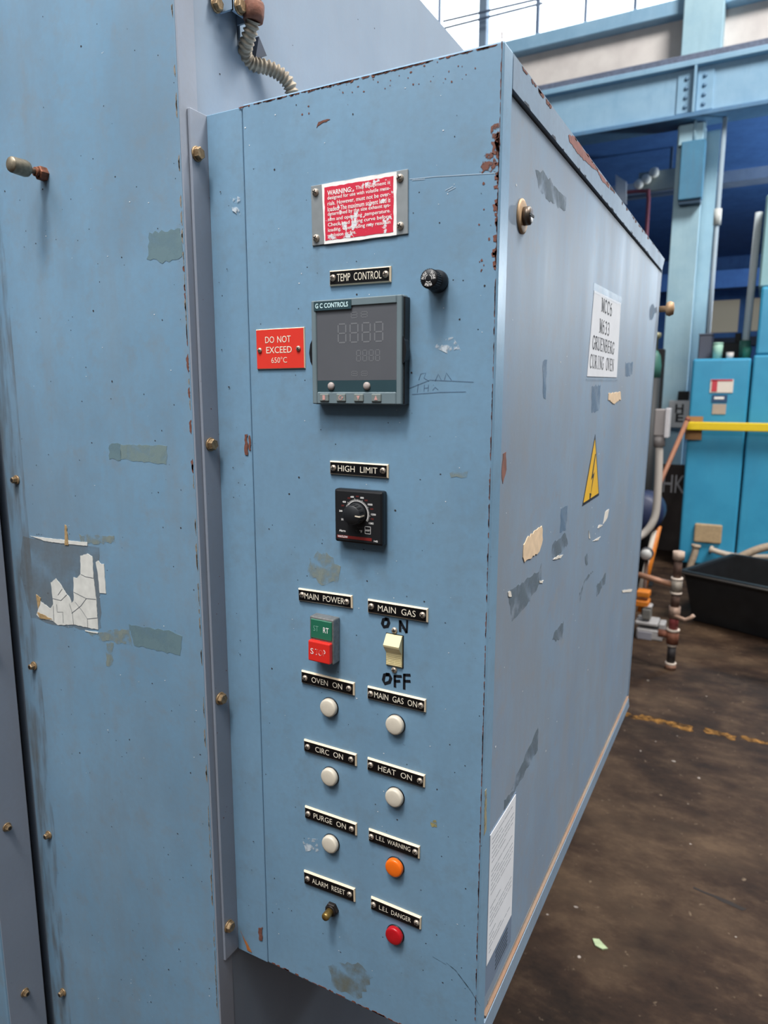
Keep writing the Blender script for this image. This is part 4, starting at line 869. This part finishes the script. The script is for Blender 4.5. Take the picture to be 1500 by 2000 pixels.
# beyond: beams, flood lamps, white post, lit panels
t = MB(); a, b = atY(1200, 372, 10.5), atY(1500, 318, 10.5)
tag(part('aisle_beam', MB().box(-6, 7, 10.5, 10.8, atY(1450, 352, 10.5).z, atY(1450, 322, 10.5).z), paint('far_beam_blue', '#7d90aa', '#6d819d', seed=13), None), 'pale horizontal beam across the dark aisle beyond the column', 'beam')
tag(part('aisle_beam', MB().box(-6, 7, 13.0, 13.3, atY(1450, 560, 13).z, atY(1450, 525, 13).z), P_NAVY, None), 'dark lower beam above the beige far windows', 'beam')
FY = 9.2
fl = thing('flood_lamp_bar', 'bar with three small white flood lamps in the dark aisle', 'lamp', atY(1275, 366, FY))
q0, q1 = atY(1248, 338, FY), atY(1322, 366, FY); part('lamp_plate', MB().box(q0.x, q1.x, FY, FY+.05, q1.z, q0.z), mat('plate_grey', '#9aa39f', .6), fl); part('lamp_rail', MB().box(atY(1225, 372, FY).x, q1.x+.1, FY-.02, FY+.04, q1.z-.07, q1.z-.03), mat('rail_slate', '#55677c', .6), fl)
part('hanger_rod', MB().box(q1.x-.10, q1.x-.07, FY+.01, FY+.04, q0.z, z_low-.251), mat('rail_slate', '#55677c', .6), fl)
for x, y in ((1247, 359), (1262, 349), (1277, 336)):
    v = atY(x, y, FY-.08); T = frame(v, '-y'); part('lamp_head', MB().lathe([(.02, -.08), (.05, -.06), (.055, 0), (.045, .01), (0, .012)], T, 16), mat('lamp_white', '#e3e2da', .4), fl)
v = [atY(x, y, 9.0) for x, y in ((1203, 342), (1224, 356), (1224, 400), (1203, 388))]
tag(part('white_placard', MB().prism([(p.x, p.z) for p in v], .02, frame((0, 9.0, 0), '-y')), mat('placard_white', '#d5dbe2', .6), None), 'small blank white plate above the cabinet top edge', 'plate')
rp_ = [atY(x, y, 9.05) for x, y in ((1218, 376), (1260, 373), (1266, 380), (1262, 470))]
tag(part('red_pipe_frame', MB().tube(smooth_path([rp_[0], rp_[1], rp_[2], rp_[3], V(rp_[3].x, 9.05, 0)], 5), .022, 8), mat('pipe_maroon', '#7a3d4a', .6), None), 'thin maroon pipe bent to the floor behind the cabinet', 'pipe')
for k, (a, b, lab) in enumerate((((1385, 588), (1440, 648), 'beige far window left of the white post'), ((1462, 583), (1494, 645), 'narrow beige far window right of the white post'))):
    p0, p1 = atY(*a, 16.7), atY(*b, 16.7); wn_ = struct(put(f'window_{k+2}', MB().box(p0.x, p1.x, 16.70, 16.79, p1.z, p0.z).mesh('window', mat('far_pane_beige', '#8f8b7c', .6, emit='#9a9484', estr=.35)))); wn_['label'] = lab
    part('window_sash', MB().box(p0.x-.05, p1.x+.05, 16.6, 16.70, p1.z-.30, p1.z-.12), mat('sash_dark', '#2a3344', .7), wn_)

# blue machine cabinet ----------------------------------------------------
MY = 6.45
p0, p1 = atY(1353, 702, MY), atY(1470, 700, MY); mzt = atY(1410, 700, MY).z
mac = thing('machine_cabinet', 'bright blue machine cabinet with labels behind the black tub', 'machine', V((p0.x+p1.x)/2, MY+.3, 0))
part('body', MB().box(p0.x, p1.x-.006, MY, MY+.75, .04, mzt, bev=.02, seg=3), P_MACH, mac); part('plinth', MB().box(p0.x+.03, p1.x-.03, MY+.04, MY+.7, 0, .05), BLKM, mac)
mac2 = thing('machine_cabinet', 'taller bright blue machine cabinet cut off by the right picture edge', 'machine', V(p1.x+.4, MY+.3, 0))
z2 = atY(1490, 560, MY).z
part('body', MB().box(p1.x+.006, p1.x+.95, MY-.01, MY+.85, .04, mzt+.02, bev=.015, seg=2), P_MACH, mac2); part('head', MB().box(atY(1487, 560, MY).x, p1.x+.95, MY+.0, MY+.8, mzt+.02, z2, bev=.02, seg=2), P_MACH, mac2)
part('upper_housing', MB().box(atY(1489, 470, MY).x, p1.x+.9, MY+.03, MY+.7, z2, atY(1495, 378, MY).z, bev=.015), mat('pale_teal_paint', '#8fb8bf', .5), mac2); part('plinth', MB().box(p1.x+.03, p1.x+.9, MY+.04, MY+.75, 0, .05), BLKM, mac2)
def on_mach(name, a, b, mm, th=.006, lab=None, bev=0, Y=MY):
    u, v = atY(*a, Y-th), atY(*b, Y-th); return part(name, MB().box(min(u.x, v.x), max(u.x, v.x), Y-th, Y-.0005, min(u.z, v.z), max(u.z, v.z), bev=bev, seg=2), mm, mac, lab)
lb = on_mach('label_plate', (1388, 741), (1431, 767), mat('label_pink_white', '#e6dcd0', .5), lab='red and white label')
u, v = atY(1391, 743, MY-.008), atY(1400, 765, MY-.008); part('label_red', MB().box(u.x, v.x, MY-.009, MY-.0062, v.z, u.z), mat('label_red', '#c8414b', .5), lb)
u, v = atY(1389, 741, MY-.008), atY(1431, 744, MY-.008); part('label_edge', MB().box(u.x, v.x, MY-.009, MY-.0062, v.z, u.z), mat('label_red', '#c8414b', .5), lb)
ov = on_mach('label_plate', (1391, 771), (1420, 786), mat('label_navy', '#2c4c70', .5)); u, v = atY(1395, 775, MY-.008), atY(1414, 780, MY-.008); part('label_oval', MB().box(u.x, v.x, MY-.009, MY-.0062, v.z, u.z, bev=.001), WHITE, ov)
on_mach('label_plate', (1392, 789), (1417, 809), mat('label_tan', '#b3a294', .6))
on_mach('access_cover', (1357, 1022), (1408, 1063), mat('cover_beige', '#b49b78', .7, var=.1), .03, 'beige rounded access cover', .012)
# yellow bar with cardboard pad
ybar = thing('yellow_bar', 'yellow bar strapped across the blue machine front', 'bar', atY(1345, 832, MY-.07))
u, v = atY(1342, 832, MY-.07), atY(1500, 829, MY-.07); part('bar', MB().box(u.x, v.x+.6, MY-.11, MY-.055, u.z-.032, u.z+.036, bev=.006), YELB, ybar)
cb = thing('cardboard_pad', 'brown cardboard piece behind the end of the yellow bar', 'cardboard', atY(1355, 858, MY-.03)); u, v = atY(1341, 813, MY-.03), atY(1370, 859, MY-.03); part('flat_piece', MB().box(u.x, v.x, MY-.040, MY-.032, v.z, u.z), mat('cardboard', '#a87d52', .85, var=.08), cb); part('folded_edge', MB().box(u.x, u.x+.02, MY-.033, MY-.0005, v.z, u.z), mat('cardboard', '#a87d52', .85), cb)
# small things on top of the machine
def cup(px0, px1, py0, py1, mm, lab, cat, name, Y, taper=.85, cap=None):
    b = atY((px0+px1)/2, py1, Y); r = abs(atY(px1, py1, Y).x-atY(px0, py1, Y).x)/2; h = (atY(0, py0, Y).z-atY(0, py1, Y).z); T = Matrix.Translation((b.x, Y+.0, mzt))
    o = thing(name, lab, cat, V(b.x, Y, mzt)); h = atY((px0+px1)/2, py0, Y).z-mzt
    part('body', MB().lathe([(r*taper, 0), (r, h*.9), (r*.94, h*.93), (r*.94, h)], T, 20), mm, o); part('lid', MB().lathe([(r*1.02, h), (r*1.02, h*1.07), (r*.8, h*1.09), (0, h*1.09)], T, 20), cap or mm, o)
cup(1390, 1411, 672, 699, mat('cup_mint', '#a9d2bd', .5), 'pale mint green container on the blue machine', 'container', 'container', MY+.2)
cup(1417, 1433, 689, 700, mat('cup_white', '#e0d6ce', .5), 'small white tub on the blue machine', 'tub', 'small_tub', MY+.15)
cup(1449, 1467, 680, 697, mat('can_green', '#3f8f78', .5), 'green can on the blue machine below the white post', 'can', 'green_can', MY+.2)
u, v = atY(1366, 655, MY+.3), atY(1388, 699, MY+.3); gb_ = thing('grey_box', 'dark grey box on the blue machine beside the column', 'box', V((u.x+v.x)/2, MY+.3, mzt)); part('box_body', MB().box(u.x, v.x, MY+.28, MY+.5, mzt, u.z, bev=.008), mat('box_grey', '#4c4f5c', .6), gb_); part('box_lid', MB().box(u.x-.004, v.x+.004, MY+.275, MY+.505, u.z, u.z+.012, bev=.002), mat('lid_grey', '#555866', .6), gb_)
u, v = atY(1483, 415, MY+.35), atY(1462, 672, MY+.35); wpst = thing('white_post', 'thin white post standing on the blue machine', 'post', V(v.x, MY+.35, mzt)); part('post', MB().tube([V(u.x-.02, MY+.35, mzt), u], .030, 10), mat('post_white', '#c6cfd2', .5), wpst); part('post_foot', MB().tube([V(u.x-.02, MY+.35, mzt), V(u.x-.02, MY+.35, mzt+.16)], .045, 12), mat('foot_green', '#35695f', .5), wpst)
u, v = atY(1440, 660, MY+.5), atY(1448, 699, MY+.5); bx2 = thing('dark_equipment', 'dark equipment behind the containers on the blue machine', 'equipment', V(u.x, MY+.55, mzt)); part('housing', MB().box(u.x-.26, u.x+.05, MY+.52, MY+.70, mzt, mzt+.16, bev=.01), BLKM, bx2); part('cap', MB().box(u.x-.02, u.x+.03, MY+.55, MY+.60, mzt+.16, mzt+.24, bev=.004), BLKM, bx2)
# beige hoses from the machine
def hose(name, pxs, r, mm, lab, cat='hose'):
    pts = [atY(x, y, Y) for x, y, Y in pxs]; o = thing(name, lab, cat, pts[0]); part('tube', MB().tube(smooth_path(pts, 6), r, 10), mm, o); part('end_fitting', MB().tube([pts[0], pts[0]+(pts[1]-pts[0])*.25], r*1.35, 10), mm, o); return o
HB = mat('hose_beige', '#b3a08a', .6, var=.15)
o = hose('drain_hose', [(1360, 1064, MY-.065), (1356, 1083, MY-.07), (1348, 1105, MY-.07), (1344, 1120, MY-.07)], .028, HB, 'short beige pipe dropping from the beige cover')
hose('grey_hose', [(1386, 1072, MY-.04), (1410, 1080, MY-.05), (1440, 1086, MY-.06), (1480, 1088, MY-.06), (1540, 1086, MY-.06)], .022, mat('hose_pale', '#c2b3a2', .6), 'pale hose behind the black tub, nearly level')
hose('tan_hose', [(1424, 1100, MY-.20), (1450, 1086, MY-.20), (1475, 1075, MY-.20), (1500, 1068, MY-.20), (1560, 1058, MY-.20)], .032, HB, 'thick tan hose rising to the right over the black tub')

# black tub ---------------------------------------------------------------
g0, g1 = atZ(1352, 1212), atZ(1500, 1250); dirx = (g1-g0); dirx.z = 0; dirx.normalize(); diry = V(-dirx.y, dirx.x, 0)
th_ = atY(1338, 1120, g0.y-.02).z
tub = thing('mixing_tub', 'black plastic tub on the concrete floor by the machine', 'tub', g0); Lx, Ly = 1.15, .62
def tub_ring(ins, z): return [g0+dirx*(-ins+0)+diry*(-ins)+V(0, 0, z), g0+dirx*(Lx+ins)+diry*(-ins)+V(0, 0, z), g0+dirx*(Lx+ins)+diry*(Ly+ins)+V(0, 0, z), g0+dirx*(-ins)+diry*(Ly+ins)+V(0, 0, z)]
t = MB(); rings = [tub_ring(i_, z_) for i_, z_ in ((0, .002), (.055, th_), (.085, th_), (.085, th_+.025), (.040, th_+.025), (-.012, .025))]
bmv = [[t.bm.verts.new(p) for p in r] for r in rings]
for p, q in zip(bmv, bmv[1:]):
    for i in range(4): t.bm.faces.new((p[i], p[(i+1) % 4], q[(i+1) % 4], q[i]))
t.bm.faces.new(bmv[0][::-1]); t.bm.faces.new(bmv[-1]); bmesh.ops.recalc_face_normals(t.bm, faces=t.bm.faces); bmesh.ops.bevel(t.bm, geom=list(t.bm.edges), offset=.008, segments=2, affect='EDGES')
part('tub_shell', t, mat('tub_black', '#17181a', .45, var=.3, vscale=12), tub)
t = MB(); rr = tub_ring(.0875, th_+.012)
for a, b in zip(rr, rr[1:]+rr[:1]): t.tube([a, b], .007, 6)
part('rim_bead', t, mat('tub_rim_worn', '#4d4a47', .5), tub)

# gas pipe stand and valve -------------------------------------------------
f0 = atZ(1309, 1306); PY = f0.y
ps = thing('gas_pipe_stand', 'upright rusty pipe with red valve standing on the floor', 'pipe', f0); px_ = f0.x
def zz_(y): return atY(1315, y, PY).z
PIPE = mat('pipe_rusty_brown', '#5c463c', .7, metal=.3, var=.3, vscale=40); BAND = mat('pipe_tape_white', '#cfc0b2', .7); 
def ptube(name, ya_, yb__, r, mm, lab=None): return part(name, MB().tube([V(px_, PY, max(0, zz_(yb__))), V(px_, PY, zz_(ya_))], r, 16), mm, ps, lab)
ptube('drip_cap', 1298, 1312, .029, mat('cap_rust', '#7d5a48', .7, var=.3)); ptube('white_band', 1294, 1298, .0285, BAND); ptube('lower_pipe', 1262, 1294, .022, mat('pipe_black', '#252021', .6)); ptube('white_band', 1257, 1262, .026, BAND)
ptube('tee_fitting', 1232, 1257, .031, mat('tee_rust', '#7f4f3c', .7, metal=.2, var=.3)); ptube('white_band', 1228, 1232, .034, BAND); ptube('valve_body', 1196, 1228, .024, mat('valve_red_paint', '#8c3f3e', .6, var=.2), 'faded red valve body')
part('branch_stub', MB().tube([V(px_-.02, PY, zz_(1240)), V(px_-.075, PY, zz_(1240))], .022, 12), mat('tee_rust', '#7f4f3c', .7), ps)
ptube('valve_bonnet', 1184, 1206, .030, mat('bonnet_steel', '#8d7566', .6, metal=.3, var=.3)); ptube('middle_pipe', 1158, 1184, .022, PIPE); ptube('union_fitting', 1130, 1158, .029, mat('union_grey', '#8f867b', .6, metal=.3, var=.2)); ptube('white_band', 1127, 1131, .031, BAND); ptube('white_band', 1155, 1159, .030, BAND); ptube('upper_pipe', 1090, 1128, .021, PIPE); ptube('top_cap', 1076, 1092, .030, mat('cap_tan', '#b09a8a', .7, var=.2))
hd = [V(px_, PY-.02, zz_(1200)), V(px_+.06, PY-.04, zz_(1203)), V(px_+.085, PY-.04, zz_(1198)), V(px_+.10, PY-.04, zz_(1192))]; part('valve_handle', MB().tube(hd, .010, 8), mat('handle_tan', '#a88b78', .6), ps)
part('side_pipe', MB().tube([V(px_-.02, PY, zz_(1142)), V(px_-.20, PY+.02, zz_(1132))], .016, 10), mat('copper_pipe', '#a3785f', .5, metal=.3), ps)
g = atZ(1266, 1250); VY = g.y
gv = thing('gas_valve', 'grey die-cast gas valve with orange cap beside the cabinet foot', 'valve', g)
def vb(name, a, b, mm, dep=.14, lab=None, bev=.008):
    u, v = atY(*a, VY), atY(*b, VY); return part(name, MB().box(u.x, v.x, VY, VY+dep, max(0.002, v.z), u.z, bev=bev, seg=2), mm, gv, lab)
VG = mat('valve_castgrey', '#aaa7a6', .5, metal=.2, var=.1)
vb('valve_body', (1243, 1226), (1293, 1256), VG); vb('valve_top', (1240, 1212), (1284, 1226), VG); vb('valve_port', (1286, 1218), (1297, 1248), VG, .10); vb('cover_recess', (1246, 1232), (1272, 1252), mat('recess_grey', '#8b8a92', .6), -.006, bev=.001)
vb('valve_stem', (1254, 1188), (1270, 1212), mat('stem_grey', '#8d8b86', .5, metal=.4), .07); vb('stem_head', (1257, 1182), (1273, 1190), VG, .07); ORG = mat('valve_orange', '#c9741f', .5, var=.1); vb('orange_cap', (1240, 1172), (1266, 1188), ORG, .1, 'orange cap'); vb('orange_cap', (1243, 1154), (1268, 1169), ORG, .08)
# clutter between the cabinet and the machine
QY = 4.6
cbx = thing('conduit_outlet', 'grey outlet box on a curved white conduit behind the cabinet', 'outlet box', atY(1285, 868, QY)); u, v = atY(1279, 799, QY), atY(1303, 852, QY)
part('box_body', MB().box(u.x, v.x, QY, QY+.09, v.z, u.z, bev=.006), mat('outlet_grey', '#8c8684', .5), cbx); part('cover_edge', MB().box(v.x-.018, v.x+.006, QY-.01, QY+.09, v.z-.01, u.z+.006, bev=.003), mat('cover_white', '#c3c0c2', .5), cbx)
pp = [atY(1288, 852, QY+.04), atY(1287, 900, QY+.04), atY(1285, 950, QY+.04), atY(1281, 1000, QY+.04), atY(1272, 1025, QY+.03), atY(1258, 1042, QY+.02), atY(1240, 1055, QY)]; pp += [V(pp[-1].x-.09, QY, pp[-1].z-.12), V(pp[-1].x-.12, QY, .0)]
part('curved_conduit', MB().tube(smooth_path(pp, 6), .024, 12), mat('conduit_white', '#b5aea6', .5), cbx); part('box_neck', MB().tube([atY(1288, 850, QY+.04), atY(1288, 872, QY+.04)], .034, 12), mat('outlet_grey', '#8c8684', .5), cbx)
mt = thing('electric_motor', 'dark navy motor on an orange and white stand behind the cabinet', 'motor', atY(1270, 1104, 5.0)); u = atY(1262, 1000, 5.0)
part('motor_body', MB().lathe([(.10, -.18), (.135, -.15), (.14, .10), (.11, .13), (.05, .15), (0, .15)], frame((u.x-.02, 5.0, u.z), '-y'), 24), mat('motor_navy', '#1f2a4a', .5), mt)
a0, a1 = atY(1287, 1028, 4.95), atY(1272, 1103, 4.95); part('orange_leg', MB().tube([a0, V(a1.x-.06, a1.y, .0)], .024, 4), ORG, mt); a0, a1 = atY(1279, 1035, 4.93), atY(1268, 1080, 4.93); part('white_leg', MB().tube([a0, V(a1.x-.07, a1.y, .0)], .02, 4), mat('leg_white', '#d8cfc2', .6), mt)
part('back_leg', MB().box(u.x-.12, u.x-.06, 5.0, 5.06, 0, u.z-.08), BLKM, mt)
gg = thing('pressure_gauge', 'small round white-faced gauge beside the cabinet edge', 'gauge', atY(1264, 1096, 4.5)); v = atY(1262, 1083, 4.5); T = frame(v, '-y'); part('gauge_case', MB().lathe([(.030, -.05), (.040, -.04), (.040, .0), (.034, .002)], T, 20), mat('gauge_case', '#3c3d42', .5), gg); part('gauge_face', MB().lathe([(.034, .001), (.034, .003), (0, .003)], T, 20), mat('gauge_face', '#c3c3c0', .4), gg); part('gauge_stem', MB().tube([V(v.x, 4.54, v.z-.03), V(v.x, 4.54, 0)], .012, 8), PIPE, gg)
pl0, pl1 = atY(1342, 822, 6.2), atY(1287, 948, 6.0); dd = (pl1-pl0); foot = pl1+dd*(pl1.z/-dd.z)
st_ = thing('wooden_pole', 'thin reddish wooden pole leaning against the blue machine', 'pole', foot); part('shaft', MB().tube([foot, pl0], .018, 8), mat('pole_wood', '#9c6a50', .6, var=.1), st_); part('tip', MB().tube([pl0, pl0+(pl0-foot)*.015], .021, 8), mat('pole_tip', '#8a4a40', .6), st_)
wbx = thing('marked_enclosure', 'white enclosure with black letters at the column beside the machine', 'enclosure', atY(1327, 834, 7.2)); u, v = atY(1307, 782, 7.2), atY(1347, 836, 7.2); part('enclosure_body', MB().box(u.x, v.x, 7.2, 7.345, v.z, u.z, bev=.006), mat('enclosure_white', '#c6c9cb', .6), wbx)
t = MB(); T = frame((0, 7.2, 0), '-y'); c1, c2 = atY(1327, 798, 7.2), atY(1327, 816, 7.2); add_text(t, 'H', T, .075, .085, (c1.x, c1.z), .002, bold=.03); add_text(t, 'E', T, .07, .085, (c2.x, c2.z), .002, bold=.03); part('lettering', t, INK, wbx); u, v = atY(1324, 764, 7.2), atY(1344, 782, 7.2); part('top_fitting', MB().box(u.x, v.x, 7.22, 7.33, v.z-.002, u.z, bev=.005), BLKM, wbx)
dk = thing('dark_board', 'dark board with white painted letters behind the conduit', 'board', atY(1315, 1000, 7.1)); u, v = atY(1262, 905, 7.1), atY(1342, 1085, 7.1); part('board', MB().box(u.x-.3, p0.x-.02, 7.1, 7.14, .0, u.z), mat('board_dark', '#3a322f', .8, var=.3, vscale=6), dk); t = MB(); T = frame((0, 7.1, 0), '-y'); c1 = atY(1316, 945, 7.1); add_text(t, 'HK', T, .19, .17, (c1.x, c1.z), .002, bold=-.0); c1 = atY(1274, 936, 7.1); stroke(t, [(c1.x-.03, c1.z+.08), (c1.x+.03, c1.z-.08)], .04, T, .002); part('lettering', t, mat('letter_grey', '#b8b6b8', .7), dk)
bp_ = thing('black_post', 'black vertical post seen past the cabinet door edge', 'post', V(atY(1279, 900, 5.7).x, 5.7, 0)); u = atY(1283, 900, 5.7).x; part('post', MB().box(u-.12, u, 5.7, 5.78, .01, atY(1290, 680, 5.6).z, bev=.004), BLKM, bp_); part('post_base', MB().box(u-.17, u+.03, 5.65, 5.83, 0, .01), BLKM, bp_)
v = atY(1293, 700, 5.5); gm_ = thing('gas_cylinder', 'dark slim cylinder with green shoulder just past the cabinet door edge', 'cylinder', V(v.x-.05, 5.5, 0)); T = Matrix.Translation((v.x-.055, 5.5, 0)); zc = v.z
part('cylinder_body', MB().lathe([(.055, 0), (.055, zc-.14)], T, 20), mat('cyl_dark', '#15191c', .6), gm_); part('cylinder_shoulder', MB().lathe([(.055, zc-.139), (.055, zc-.05), (.045, zc+.02), (.02, zc+.06)], T, 20), mat('cyl_green', '#3a6b60', .5), gm_, 'green shoulder'); part('cylinder_valve', MB().lathe([(.022, zc+.055), (.022, zc+.14), (.04, zc+.15), (.04, zc+.18), (0, zc+.19)], T, 14), mat('cyl_brass', '#8c8a70', .5, metal=.4), gm_)
# green leaf on the floor
g = atZ(1170, 1846); lf = MB(); lf.prism([(g.x-.020, g.y+.012), (g.x-.004, g.y+.018), (g.x+.010, g.y+.006), (g.x+.024, g.y-.004), (g.x+.012, g.y-.014), (g.x-.008, g.y-.010), (g.x-.014, g.y)], .004, FR_G, base=.0005)
tag(part('paper_scrap', lf, mat('scrap_green', '#a8b890', .8, var=.15, vscale=60), None), 'small pale green scrap lying on the brown floor', 'scrap')
